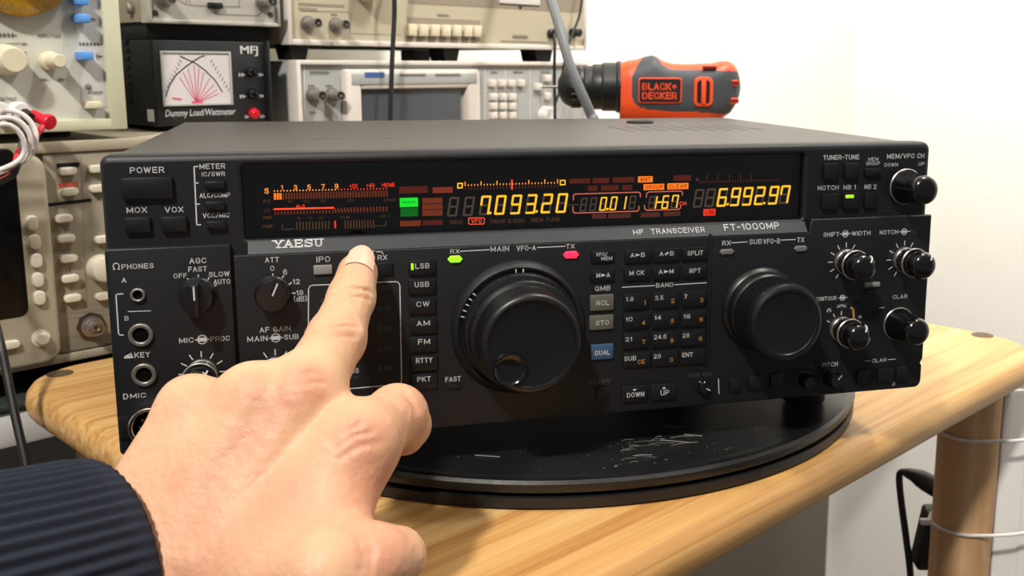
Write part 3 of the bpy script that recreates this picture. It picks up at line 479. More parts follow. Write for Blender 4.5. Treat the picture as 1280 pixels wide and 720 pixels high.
# knobs
def K(c, prof, m, name='knob', parent=rad, y0=0., seg=48): return G().lathe((c[0], y0, c[1]), (0, -1, 0), prof, m, seg, False, True).build(name, parent, sharp=28)
def ribs(g, c, r, h0, h1, n, m, d=.0004):
    for i in range(n):
        q = 2*PI*i/n; x, z = c[0]+r*math.cos(q), c[1]+r*math.sin(q); g.cyl((x, -h0, z), (x, -h1, z), d, m, seg=6)
    return g
MN = (-.0212, .0484)
o = K(MN, [(.0335, 0), (.0325, .0022), (.0308, .0038), (.0296, .0034), (.0290, .0024), (.0285, .0024)], 'panel', 'tuning_flange', seg=80)
tk = G()
for a in (-4, 3, -50, -56, -62, -68, -74): q = math.radians(90-a); tk.line([(MN[0]+.0288*math.cos(q), MN[1]+.0288*math.sin(q)), (MN[0]+.0298*math.cos(q), MN[1]+.0298*math.sin(q))], .0006, -.0042, 'w')
tk.build('tick_marks', o)
o = K(MN, [(.0284, .001), (.0284, .0068), (.0276, .0082), (.0262, .0086), (.0258, .0092), (.0258, .0104), (.0268, .0112), (.0268, .0160), (.0262, .0170), (.0246, .0178), (.0244, .0186), (.0240, .0294), (.0234, .0310), (.0224, .0319), (.0212, .0322), (.0206, .0320), (.0203, .0313), (.0200, .0312), (.01, .0310), (.0001, .0310)], 'knob', 'tuning_knob', seg=96)
g = ribs(G(), MN, .0268, .0115, .0158, 90, 'knob', .0004); g.build('grip_ring', o)
c = (-0.03176, 0.03731)
G().lathe((c[0], -.0310, c[1]), (0, -1, 0), [(.0001, .0003), (.004, .0004), (.0062, .0009), (.0072, .0018), (.0078, .0018), (.0082, .0006), (.0083, -.0004)], 'gloss', 36, False, False).build('finger_dimple', o)
SB = (.1079, .0500)
o = K(SB, [(.0225, 0), (.0218, .0016), (.0206, .0026), (.0206, .0070), (.0200, .0082), (.0194, .0088), (.0194, .0240), (.0198, .0250), (.0198, .0280), (.0190, .0296), (.0176, .0304), (.0162, .0304), (.0158, .0298), (.0150, .0296), (.0001, .0294)], 'knob', 'sub_tuning_knob', seg=80)
ribs(G(), SB, .0195, .0095, .0238, 70, 'knob', .00042).build('grip_ring', o)
def dual(c, s=1.0, y=1.0, nm='dual_knob', ptr=35):
    o = K(c, [(.0066*s, 0), (.0066*s, .0035), (.0060*s, .0042), (.0060*s, .0078), (.0070*s, .0084), (.0076*s, .0090), (.0078*s, .0104), (.0074*s, .0112)], 'knob', nm)
    ribs(G(), c, .0061*s, .0043, .0077, 26, 'gloss', .0005).build('grip_ring', o)
    G().ring((c[0], -.0098, c[1]), (0, -1, 0), .0068*s, .0080*s, .0014, 'steel').build('nickel_ring', o); G().ring((c[0], 0, c[1]), (0, -1, 0), .0062*s, .0069*s, .0032, 'steel').build('nickel_ring', o)
    i = K(c, [(.0068*s, .0108), (.0068*s, .0135), (.0072*s, .0150), (.0073*s, .0175), (.0069*s, .0193), (.0058*s, .0207), (.0040*s, .0216), (.0018*s, .0220), (.0001, .0221)], 'gloss', 'inner_knob', o)
    q0 = math.radians(90-ptr); P = [(c[0]+r*s*math.cos(q0), -h-.0001, c[1]+r*s*math.sin(q0)) for r, h in ((.0072, .0175), (.0069, .0193), (.0058, .0207), (.0040, .0216))]
    G().tube(P, .00040, 'w', 6, 3).build('pointer_mark', o)
dual(SHI); dual(NOT); dual(CON)
for c in (MIC, AF): dual(c, .98)
def single(c, s=1.0, nm='knob'):
    o = K(c, [(.0090*s, 0), (.0090*s, .0010), (.0082*s, .0024), (.0080*s, .0060), (.0073*s, .0085), (.0071*s, .0130), (.0074*s, .0150), (.0074*s, .0172), (.0070*s, .0188), (.0060*s, .0200), (.0042*s, .0208), (.0020*s, .0212), (.0001, .0213)], 'gloss', nm)
    G().ring((c[0], 0, c[1]), (0, -1, 0), .0084*s, .0093*s, .0012, 'steel').build('nickel_ring', o)
single(CLA); single(MEMC, 1.03)
def selector(c, r, ptr, bar):
    o = K(c, [(r*1.08, 0), (r*1.08, .0015), (r, .0022), (r*.97, .0080), (r*.90, .0090), (.0001, .0092)], 'knob', 'selector_knob')
    q = math.radians(90-ptr); ux, uz = math.cos(q), math.sin(q)
    if bar:
        w_ = .0017; poly = [(c[0]+a*ux*r*.96 - b*uz*w_, c[1]+a*uz*r*.96 + b*ux*w_) for a, b in ((-1, -1), (1, -1), (1, 1), (-1, 1))]
        G().prism(poly, -.0150, -.0085, 'knob', bev=.0006).build('grip_bar', o); y = -.0152
    else: y = -.0094
    G().line([(c[0]+ux*r*.12, c[1]+uz*r*.12), (c[0]+ux*r*.84, c[1]+uz*r*.84)], .0007, y, 'w').build('pointer_mark', o)
selector((-0.16778, 0.07292), .0075, 0, True); selector((-0.13573, 0.07194), .0075, 24, False)
def pot(c, r, h, ptr=None):
    o = K(c, [(r*1.25, 0), (r*1.25, .0006), (r, .0008), (r*.97, h*.8), (r*.8, h), (.0001, h)], 'gloss', 'small_knob', seg=28)
    if ptr is not None:
        q = math.radians(90-ptr); G().line([(c[0]+r*.3*math.cos(q), c[1]+r*.3*math.sin(q)), (c[0]+r*.92*math.cos(q), c[1]+r*.92*math.sin(q))], .0005, -h-.0001, 'w').build('pointer_mark', o)
pot((0.07586, 0.01108), .0034, .004, 120); pot((0.13352, 0.01034), .0040, .008); pot((0.14866, 0.01052), .0042, .009, 40)

# display
dsp = G().box(WX0-.001, WX1+.001, .0112, .0140, WZ0-.0005, WZ1+.001, 'glassback').build('display_backing', rad)
SEG = {'0': 'abcdef', '1': 'bc', '2': 'abged', '3': 'abgcd', '4': 'fgbc', '5': 'afgcd', '6': 'afgedc', '7': 'fabc', '8': 'abcdefg', '9': 'abfgcd'}
def digit(g, ch, bx, m, yy):
    x0, x1, z0, z1 = bx; W = x1-x0; H = z1-z0; t = min(W*.19, H*.125)
    def P(a, b): return (x0 + a*(W-.16*H) + .16*b*H, z0 + b*H)
    e = .09; L = {'a': ((e, 1), (1-e, 1)), 'd': ((e, 0), (1-e, 0)), 'g': ((e, .5), (1-e, .5)), 'f': ((0, .56), (0, .96)), 'e': ((0, .04), (0, .44)), 'b': ((1, .56), (1, .96)), 'c': ((1, .04), (1, .44))}
    for s in SEG[ch]:
        a, b = L[s]; g.line([P(*a), P(*b)], t, yy, m)
D0 = G(); D1 = G()
for ch, bx, lit in [('8', (-0.05356, -0.0483, 0.10332, 0.11182), 0), ('8', (-0.04601, -0.04071, 0.10327, 0.1118), 0), ('7', (-0.03801, -0.03266, 0.10351, 0.11208), 1), ('0', (-0.03053, -0.02515, 0.10347, 0.11206), 1), ('9', (-0.0228, -0.01737, 0.10345, 0.11208), 1), ('3', (-0.01521, -0.00974, 0.10344, 0.1121), 1), ('2', (-0.00732, -0.0018, 0.10346, 0.11216), 1), ('0', (0.00028, 0.00583, 0.10341, 0.11215), 1), ('8', (0.01246, 0.0161, 0.1035, 0.10971), 0), ('8', (0.01742, 0.02108, 0.10358, 0.1098), 0), ('0', (0.02258, 0.02625, 0.10362, 0.10986), 1), ('0', (0.02801, 0.03171, 0.10369, 0.10995), 1), ('1', (0.03288, 0.0366, 0.10378, 0.11005), 1), ('8', (0.03795, 0.04168, 0.10386, 0.11015), 0), ('8', (0.04834, 0.05211, 0.10345, 0.10961), 0), ('1', (0.04919, 0.05297, 0.10351, 0.10967), 1), ('6', (0.05554, 0.05934, 0.10355, 0.10973), 1), ('7', (0.06064, 0.06446, 0.10364, 0.10984), 1), ('8', (0.07284, 0.07829, 0.10378, 0.11233), 0), ('8', (0.07916, 0.08464, 0.10387, 0.11245), 0), ('6', (0.08584, 0.09136, 0.10383, 0.11244), 1), ('9', (0.09309, 0.09864, 0.10394, 0.11258), 1), ('9', (0.09989, 0.10549, 0.10399, 0.11265), 1), ('2', (0.10679, 0.11242, 0.10407, 0.11277), 1), ('9', (0.1146, 0.12027, 0.10413, 0.11286), 1), ('7', (0.12095, 0.12665, 0.10428, 0.11303), 1)]:
    if lit:
        if ch != '1': digit(D0, '8', bx, 'xdm', .0110)
        digit(D1, ch, bx, 'xy', .0108)
    else: digit(D0, '8', bx, 'xdm', .0110)
for x, z in [(-0.03299, 0.10383), (-0.00983, 0.10387), (0.02661, 0.10391), (0.09156, 0.10437), (0.11221, 0.10434)]: D1.raw([(x-.0007, .0107, z-.0004), (x+.0005, .0107, z-.0004), (x+.0007, .0107, z+.0007), (x-.0005, .0107, z+.0007)], [(0, 1, 2, 3)], 'xy')
D0.build('unlit_segments', dsp); D1.build('lit_digits', dsp)
D2 = G()
for bx, k in [((-0.07645, -0.06297, 0.11467, 0.11797), 'dr'), ((-0.06065, -0.05099, 0.11444, 0.11723), 'dr2'), ((-0.07635, -0.06774, 0.10816, 0.11254), 'g'), ((-0.07614, -0.06785, 0.10356, 0.10765), 'dg'), ((-0.06563, -0.05608, 0.10948, 0.11215), 'do'), ((-0.0657, -0.05606, 0.10661, 0.10917), 'do'), ((-0.06577, -0.05612, 0.1035, 0.1063), 'do'), ((-0.07651, -0.06665, 0.09882, 0.10145), 'do'), ((-0.06588, -0.05614, 0.09898, 0.10136), 'dr'), ((0.01892, 0.02749, 0.11719, 0.1198), 'dr'), ((0.02932, 0.04084, 0.11725, 0.11992), 'dr'), ((0.0616, 0.07114, 0.11734, 0.12021), 'dr'), ((0.01791, 0.02144, 0.11342, 0.11607), 'dr'), ((0.02335, 0.03246, 0.11336, 0.11602), 'dr'), ((0.0344, 0.03954, 0.11328, 0.11595), 'dr'), ((0.007, 0.01769, 0.1173, 0.1197), 'dr'), ((0.01638, 0.02144, 0.11336, 0.11585), 'dr'), ((0.01862, 0.02614, 0.09926, 0.10161), 'dd'), ((0.02719, 0.03901, 0.09922, 0.10151), 'dd'), ((0.04433, 0.05463, 0.09916, 0.10155), 'dd'), ((0.05656, 0.06568, 0.09934, 0.10166), 'dd'), ((0.04262, 0.05045, 0.11701, 0.1201), 'ob'), ((0.04565, 0.05669, 0.11306, 0.11608), 'ob'), ((0.0584, 0.06976, 0.11304, 0.11617), 'ob'), ((0.07835, 0.085, 0.09882, 0.10234), 'rb'), ((0.07378, 0.07544, 0.11698, 0.11854), 'dd')]: D2.quad(*bx, .0110, 'x'+k)
for bx, k in [((-0.13357, -0.13265, 0.11345, 0.11642), 'ob'), ((-0.13233, -0.13141, 0.11345, 0.11642), 'ob'), ((-0.13109, -0.13017, 0.11345, 0.11642), 'ob'), ((-0.12973, -0.12906, 0.11345, 0.11642), 'do'), ((-0.12849, -0.12781, 0.11344, 0.11642), 'do'), ((-0.12724, -0.12657, 0.11344, 0.11642), 'do'), ((-0.126, -0.12532, 0.11344, 0.11642), 'do'), ((-0.12475, -0.12407, 0.11344, 0.11642), 'do'), ((-0.1235, -0.12282, 0.11343, 0.11642), 'do'), ((-0.12225, -0.12157, 0.11343, 0.11642), 'do'), ((-0.121, -0.12032, 0.11343, 0.11642), 'do'), ((-0.11974, -0.11906, 0.11343, 0.11642), 'do'), ((-0.11849, -0.1178, 0.11342, 0.11642), 'do'), ((-0.11723, -0.11655, 0.11342, 0.11642), 'do'), ((-0.11597, -0.11529, 0.11342, 0.11642), 'do'), ((-0.11471, -0.11402, 0.11342, 0.11642), 'do'), ((-0.11345, -0.11276, 0.11342, 0.11642), 'do'), ((-0.11218, -0.1115, 0.11341, 0.11642), 'do'), ((-0.11092, -0.11023, 0.11341, 0.11642), 'do'), ((-0.10965, -0.10896, 0.11341, 0.11642), 'do'), ((-0.10838, -0.10769, 0.11341, 0.11642), 'do'), ((-0.10711, -0.10642, 0.1134, 0.11642), 'do'), ((-0.10583, -0.10514, 0.1134, 0.11642), 'do'), ((-0.10456, -0.10387, 0.1134, 0.11642), 'do'), ((-0.10328, -0.10259, 0.1134, 0.11642), 'do'), ((-0.102, -0.10131, 0.11339, 0.11641), 'do'), ((-0.10072, -0.10003, 0.11339, 0.11641), 'do'), ((-0.09944, -0.09875, 0.11339, 0.11641), 'do'), ((-0.09816, -0.09746, 0.11339, 0.11641), 'do'), ((-0.09687, -0.09618, 0.11339, 0.11641), 'do'), ((-0.09559, -0.09489, 0.11338, 0.11641), 'do'), ((-0.0943, -0.0936, 0.11338, 0.11641), 'do'), ((-0.09301, -0.09231, 0.11338, 0.11641), 'do'), ((-0.09171, -0.09101, 0.11338, 0.11641), 'do'), ((-0.09042, -0.08972, 0.11337, 0.11641), 'do'), ((-0.08912, -0.08842, 0.11337, 0.11641), 'do'), ((-0.08783, -0.08712, 0.11337, 0.11641), 'do'), ((-0.08653, -0.08582, 0.11337, 0.11641), 'do'), ((-0.08523, -0.08452, 0.11336, 0.11641), 'do'), ((-0.08392, -0.08321, 0.11336, 0.11641), 'do'), ((-0.08262, -0.08191, 0.11336, 0.11641), 'do'), ((-0.13349, -0.13292, 0.11716, 0.11776), 'o2'), ((-0.13208, -0.13151, 0.11716, 0.11775), 'o2'), ((-0.13066, -0.1301, 0.11715, 0.11775), 'o2'), ((-0.12924, -0.12868, 0.11715, 0.11774), 'o2'), ((-0.12782, -0.12726, 0.11714, 0.11774), 'o2'), ((-0.1264, -0.12583, 0.11713, 0.11773), 'o2'), ((-0.12498, -0.12441, 0.11713, 0.11772), 'o2'), ((-0.12355, -0.12298, 0.11712, 0.11772), 'o2'), ((-0.12213, -0.12155, 0.11712, 0.11771), 'o2'), ((-0.1207, -0.12012, 0.11711, 0.11771), 'o2'), ((-0.11926, -0.11869, 0.11711, 0.1177), 'o2'), ((-0.11783, -0.11725, 0.1171, 0.1177), 'o2'), ((-0.11639, -0.11582, 0.11709, 0.11769), 'o2'), ((-0.11495, -0.11438, 0.11709, 0.11769), 'o2'), ((-0.11351, -0.11293, 0.11708, 0.11768), 'o2'), ((-0.11207, -0.11149, 0.11708, 0.11768), 'o2'), ((-0.11062, -0.11004, 0.11707, 0.11767), 'o2'), ((-0.10917, -0.10859, 0.11707, 0.11767), 'o2'), ((-0.10772, -0.10714, 0.11706, 0.11766), 'o2'), ((-0.10627, -0.10569, 0.11705, 0.11766), 'o2'), ((-0.10482, -0.10423, 0.11705, 0.11765), 'r2'), ((-0.10336, -0.10278, 0.11704, 0.11764), 'r2'), ((-0.1019, -0.10132, 0.11704, 0.11764), 'r2'), ((-0.10044, -0.09985, 0.11703, 0.11763), 'r2'), ((-0.09897, -0.09839, 0.11702, 0.11763), 'r2'), ((-0.09751, -0.09692, 0.11702, 0.11762), 'r2'), ((-0.09604, -0.09545, 0.11701, 0.11762), 'r2'), ((-0.09457, -0.09398, 0.11701, 0.11761), 'r2'), ((-0.09309, -0.09251, 0.117, 0.11761), 'r2'), ((-0.09162, -0.09103, 0.117, 0.1176), 'r2'), ((-0.09014, -0.08955, 0.11699, 0.1176), 'r2'), ((-0.08866, -0.08807, 0.11698, 0.11759), 'r2'), ((-0.08718, -0.08659, 0.11698, 0.11759), 'r2'), ((-0.08569, -0.0851, 0.11697, 0.11758), 'r2'), ((-0.08421, -0.08361, 0.11697, 0.11757), 'r2'), ((-0.08272, -0.08212, 0.11696, 0.11757), 'r2'), ((-0.13361, -0.13304, 0.10641, 0.1079), 'do'), ((-0.1322, -0.13163, 0.10641, 0.1079), 'do'), ((-0.13079, -0.13022, 0.1064, 0.1079), 'do'), ((-0.12937, -0.1288, 0.1064, 0.10789), 'do'), ((-0.12795, -0.12738, 0.10639, 0.10789), 'do'), ((-0.12653, -0.12596, 0.10639, 0.10789), 'do'), ((-0.12511, -0.12454, 0.10638, 0.10788), 'do'), ((-0.12369, -0.12311, 0.10638, 0.10788), 'do'), ((-0.12226, -0.12169, 0.10637, 0.10787), 'do'), ((-0.12083, -0.12026, 0.10637, 0.10787), 'do'), ((-0.1194, -0.11883, 0.10636, 0.10787), 'do'), ((-0.11797, -0.11739, 0.10636, 0.10786), 'do'), ((-0.11653, -0.11596, 0.10635, 0.10786), 'do'), ((-0.11509, -0.11452, 0.10635, 0.10785), 'do'), ((-0.11365, -0.11308, 0.10634, 0.10785), 'do'), ((-0.11221, -0.11163, 0.10634, 0.10785), 'do'), ((-0.11077, -0.11019, 0.10633, 0.10784), 'do'), ((-0.10932, -0.10874, 0.10633, 0.10784), 'do'), ((-0.10787, -0.10729, 0.10632, 0.10783), 'do'), ((-0.10642, -0.10584, 0.10632, 0.10783), 'do'), ((-0.10497, -0.10439, 0.10631, 0.10783), 'do'), ((-0.10351, -0.10293, 0.10631, 0.10782), 'do'), ((-0.10206, -0.10147, 0.1063, 0.10782), 'do'), ((-0.1006, -0.10001, 0.10629, 0.10781), 'do'), ((-0.09913, -0.09855, 0.10629, 0.10781), 'do'), ((-0.09767, -0.09708, 0.10628, 0.10781), 'do'), ((-0.0962, -0.09561, 0.10628, 0.1078), 'do'), ((-0.09473, -0.09414, 0.10627, 0.1078), 'do'), ((-0.09326, -0.09267, 0.10627, 0.10779), 'do'), ((-0.09179, -0.0912, 0.10626, 0.10779), 'do'), ((-0.09031, -0.08972, 0.10626, 0.10779), 'do'), ((-0.08884, -0.08824, 0.10625, 0.10778), 'do'), ((-0.08735, -0.08676, 0.10625, 0.10778), 'do'), ((-0.08587, -0.08528, 0.10624, 0.10777), 'do'), ((-0.08439, -0.08379, 0.10624, 0.10777), 'do'), ((-0.0829, -0.0823, 0.10623, 0.10777), 'do'), ((-0.1068, -0.10622, 0.10723, 0.10874), 'do'), ((-0.10532, -0.10474, 0.10722, 0.10874), 'do'), ((-0.10384, -0.10326, 0.10722, 0.10874), 'do'), ((-0.10236, -0.10177, 0.10722, 0.10874), 'do'), ((-0.10087, -0.10029, 0.10722, 0.10874), 'do'), ((-0.09939, -0.0988, 0.10722, 0.10874), 'do'), ((-0.0979, -0.09731, 0.10722, 0.10874), 'do'), ((-0.0964, -0.09582, 0.10722, 0.10874), 'do'), ((-0.09491, -0.09432, 0.10721, 0.10874), 'do'), ((-0.09341, -0.09282, 0.10721, 0.10874), 'do'), ((-0.09192, -0.09132, 0.10721, 0.10874), 'do'), ((-0.09041, -0.08982, 0.10721, 0.10874), 'do'), ((-0.08891, -0.08832, 0.10721, 0.10874), 'do'), ((-0.0874, -0.08681, 0.10721, 0.10874), 'do'), ((-0.0859, -0.0853, 0.10721, 0.10874), 'do'), ((-0.08438, -0.08379, 0.1072, 0.10874), 'do'), ((-0.08287, -0.08227, 0.1072, 0.10874), 'do'), ((-0.12425, -0.12371, 0.09891, 0.10267), 'db'), ((-0.12281, -0.12227, 0.09889, 0.10267), 'db'), ((-0.12137, -0.12083, 0.09888, 0.10266), 'db'), ((-0.11993, -0.11939, 0.09887, 0.10265), 'db'), ((-0.11849, -0.11795, 0.09886, 0.10264), 'db'), ((-0.11704, -0.1165, 0.09885, 0.10263), 'db'), ((-0.1156, -0.11505, 0.09884, 0.10263), 'db'), ((-0.11415, -0.1136, 0.09883, 0.10262), 'db'), ((-0.1127, -0.11215, 0.09882, 0.10261), 'db'), ((-0.11124, -0.1107, 0.09881, 0.1026), 'db'), ((-0.10979, -0.10924, 0.0988, 0.10259), 'db'), ((-0.10225, -0.1017, 0.09874, 0.10255), 'db'), ((-0.10095, -0.1004, 0.09873, 0.10254), 'db'), ((-0.09965, -0.09909, 0.09872, 0.10254), 'db'), ((-0.09834, -0.09779, 0.09871, 0.10253), 'db'), ((-0.09703, -0.09648, 0.0987, 0.10252), 'db'), ((-0.09573, -0.09517, 0.09869, 0.10252), 'db'), ((-0.09442, -0.09386, 0.09868, 0.10251), 'db'), ((-0.0931, -0.09255, 0.09867, 0.1025), 'db'), ((-0.09179, -0.09123, 0.09866, 0.10249), 'db'), ((-0.09047, -0.08992, 0.09865, 0.10249), 'db'), ((-0.08916, -0.0886, 0.09864, 0.10248), 'db'), ((-0.10695, -0.10622, 0.09909, 0.10266), 'r2'), ((-0.04522, -0.04475, 0.1175, 0.11959), 'o2'), ((-0.04527, -0.04477, 0.11555, 0.11695), 'dd'), ((-0.04368, -0.04322, 0.1175, 0.11828), 'o2'), ((-0.04373, -0.04322, 0.11555, 0.11696), 'dd'), ((-0.04213, -0.04167, 0.1175, 0.11828), 'o2'), ((-0.04218, -0.04167, 0.11556, 0.11696), 'dd'), ((-0.04058, -0.04011, 0.11751, 0.11828), 'o2'), ((-0.04062, -0.04012, 0.11556, 0.11696), 'dd'), ((-0.03903, -0.03856, 0.11751, 0.11829), 'o2'), ((-0.03907, -0.03856, 0.11556, 0.11696), 'dd'), ((-0.03746, -0.03699, 0.11751, 0.11962), 'o2'), ((-0.03751, -0.037, 0.11556, 0.11697), 'dd'), ((-0.03591, -0.03544, 0.11752, 0.1183), 'o2'), ((-0.03595, -0.03544, 0.11557, 0.11697), 'dd'), ((-0.03435, -0.03388, 0.11752, 0.1183), 'o2'), ((-0.03439, -0.03388, 0.11557, 0.11697), 'dd'), ((-0.03279, -0.03232, 0.11752, 0.11831), 'o2'), ((-0.03283, -0.03232, 0.11557, 0.11698), 'dd'), ((-0.03122, -0.03075, 0.11753, 0.11831), 'o2'), ((-0.03126, -0.03075, 0.11557, 0.11698), 'dd'), ((-0.02965, -0.02917, 0.11753, 0.11964), 'o2'), ((-0.02969, -0.02918, 0.11557, 0.11698), 'dd'), ((-0.02808, -0.02761, 0.11754, 0.11832), 'o2'), ((-0.02812, -0.0276, 0.11558, 0.11699), 'dd'), ((-0.02651, -0.02603, 0.11754, 0.11832), 'o2'), ((-0.02654, -0.02603, 0.11558, 0.11699), 'dd'), ((-0.02493, -0.02446, 0.11754, 0.11833), 'o2'), ((-0.02497, -0.02445, 0.11558, 0.11699), 'dd'), ((-0.02335, -0.02288, 0.11755, 0.11833), 'o2'), ((-0.02339, -0.02287, 0.11558, 0.117), 'dd'), ((-0.02177, -0.02129, 0.11755, 0.11834), 'o2'), ((-0.0218, -0.02129, 0.11558, 0.117), 'dd'), ((-0.02019, -0.01971, 0.11755, 0.11834), 'o2'), ((-0.02022, -0.0197, 0.11559, 0.117), 'dd'), ((-0.0186, -0.01812, 0.11756, 0.11835), 'o2'), ((-0.01863, -0.01811, 0.11559, 0.11701), 'dd'), ((-0.01701, -0.01653, 0.11756, 0.11835), 'o2'), ((-0.01704, -0.01652, 0.11559, 0.11701), 'dd'), ((-0.01542, -0.01494, 0.11757, 0.11835), 'o2'), ((-0.01545, -0.01493, 0.11559, 0.11701), 'dd'), ((-0.01382, -0.01334, 0.11757, 0.1197), 'o2'), ((-0.01385, -0.01333, 0.1156, 0.11702), 'dd'), ((-0.01223, -0.01175, 0.11757, 0.11836), 'o2'), ((-0.01225, -0.01173, 0.1156, 0.11702), 'dd'), ((-0.01063, -0.01015, 0.11758, 0.11837), 'o2'), ((-0.01065, -0.01013, 0.1156, 0.11702), 'dd'), ((-0.00903, -0.00854, 0.11758, 0.11837), 'o2'), ((-0.00905, -0.00853, 0.1156, 0.11703), 'dd'), ((-0.00742, -0.00694, 0.11758, 0.11838), 'o2'), ((-0.00745, -0.00692, 0.1156, 0.11703), 'dd'), ((-0.00581, -0.00533, 0.11759, 0.11973), 'o2'), ((-0.00584, -0.00531, 0.11561, 0.11703), 'dd'), ((-0.0042, -0.00372, 0.11759, 0.11839), 'o2'), ((-0.00423, -0.0037, 0.11561, 0.11704), 'dd'), ((-0.00259, -0.0021, 0.1176, 0.11839), 'o2'), ((-0.00261, -0.00209, 0.11561, 0.11704), 'dd'), ((-0.00098, -0.00049, 0.1176, 0.11839), 'o2'), ((-0.001, -0.00047, 0.11561, 0.11704), 'dd'), ((0.00064, 0.00113, 0.1176, 0.11975), 'o2'), ((0.00062, 0.00115, 0.11561, 0.11705), 'dd'), ((-0.02237, -0.02165, 0.11517, 0.12004), 'rl'), ((0.07574, 0.07626, 0.11595, 0.11711), 'dd'), ((0.07723, 0.07776, 0.11594, 0.1171), 'dd'), ((0.07872, 0.07925, 0.11594, 0.1171), 'dd'), ((0.08022, 0.08074, 0.11593, 0.11709), 'dd'), ((0.08171, 0.08224, 0.11593, 0.11709), 'dd'), ((0.08321, 0.08374, 0.11592, 0.11708), 'dd'), ((0.08471, 0.08524, 0.11591, 0.11707), 'dd'), ((0.08622, 0.08675, 0.11591, 0.11707), 'dd'), ((0.08772, 0.08825, 0.1159, 0.11706), 'dd'), ((0.08923, 0.08976, 0.11589, 0.11706), 'dd'), ((0.09074, 0.09127, 0.11589, 0.11705), 'dd'), ((0.09225, 0.09279, 0.11588, 0.11705), 'dd'), ((0.09377, 0.0943, 0.11588, 0.11704), 'dd'), ((0.09528, 0.09582, 0.11587, 0.11704), 'dd'), ((0.0968, 0.09734, 0.11586, 0.11703), 'dd'), ((0.09832, 0.09886, 0.11586, 0.11703), 'dd'), ((0.09985, 0.10038, 0.11585, 0.11702), 'dd'), ((0.10137, 0.10191, 0.11584, 0.11701), 'dd'), ((0.1029, 0.10344, 0.11584, 0.11701), 'dd'), ((0.10443, 0.10497, 0.11583, 0.117), 'dd'), ((0.10596, 0.1065, 0.11582, 0.117), 'dd'), ((0.1075, 0.10804, 0.11582, 0.11699), 'dd'), ((0.10903, 0.10958, 0.11581, 0.11699), 'dd'), ((0.11057, 0.11112, 0.11581, 0.11698), 'dd'), ((0.11211, 0.11266, 0.1158, 0.11698), 'dd'), ((0.11366, 0.1142, 0.11579, 0.11697), 'dd'), ((0.1152, 0.11575, 0.11579, 0.11696), 'dd'), ((0.11675, 0.1173, 0.11578, 0.11696), 'dd'), ((0.1183, 0.11885, 0.11577, 0.11695), 'dd'), ((0.11986, 0.1204, 0.11577, 0.11695), 'dd'), ((0.07969, 0.08009, 0.11742, 0.12032), 'dd'), ((0.08569, 0.08608, 0.11728, 0.12018), 'dd'), ((0.09198, 0.09239, 0.11713, 0.12004), 'dd'), ((0.09814, 0.09855, 0.11698, 0.1199), 'dd'), ((0.10416, 0.10457, 0.11683, 0.11976), 'dd')]: D2.quad(*bx, .0109, 'x'+k)
for pts, w_, k in [([(0.00899, 0.10914), (0.00898, 0.1113), (0.00988, 0.11208), (0.04288, 0.11214), (0.04395, 0.11138), (0.04402, 0.10974)], 0.5, 'pr'), ([(0.00875, 0.10569), (0.00884, 0.10327), (0.00991, 0.10251), (0.04234, 0.10243), (0.04327, 0.10322), (0.04333, 0.10486)], 0.5, 'pr'), ([(0.04718, 0.10949), (0.04732, 0.11128), (0.04842, 0.11207), (0.06564, 0.1121), (0.06661, 0.11141), (0.06656, 0.10993)], 0.5, 'pr'), ([(0.04622, 0.10518), (0.04642, 0.10353), (0.04754, 0.10268), (0.06454, 0.10263), (0.06566, 0.10334), (0.06581, 0.10441)], 0.5, 'pr'), ([(-0.0433, 0.10181), (-0.0364, 0.10173), (-0.03578, 0.10124), (-0.03588, 0.09919), (-0.0366, 0.09866), (-0.04295, 0.09873), (-0.04357, 0.0993), (-0.04354, 0.10135), (-0.0433, 0.10181)], 0.45, 'ro'), ([(-0.13359, 0.10902), (-0.10724, 0.10887)], 0.75, 'rl'), ([(0.00661, 0.10672), (0.0113, 0.10674)], 0.45, 'dm'), ([(0.05305, 0.1067), (0.05554, 0.1067)], 0.8, 'y'), ([(-0.13045, 0.10161), (-0.13055, 0.09944), (-0.12511, 0.09946)], 0.35, 'dm'), ([(-0.08301, 0.1017), (-0.08315, 0.09954), (-0.08854, 0.0995)], 0.35, 'dm'), ([(-0.04846, 0.11882), (-0.0463, 0.11884), (-0.04649, 0.11668), (-0.04858, 0.11665), (-0.04846, 0.11882)], 0.55, 'y'), ([(0.00235, 0.11906), (0.00471, 0.11908), (0.00463, 0.11693), (0.00227, 0.11691), (0.00235, 0.11906)], 0.55, 'y')]: D2.line(pts, w_*.001, .0109, 'x'+k)
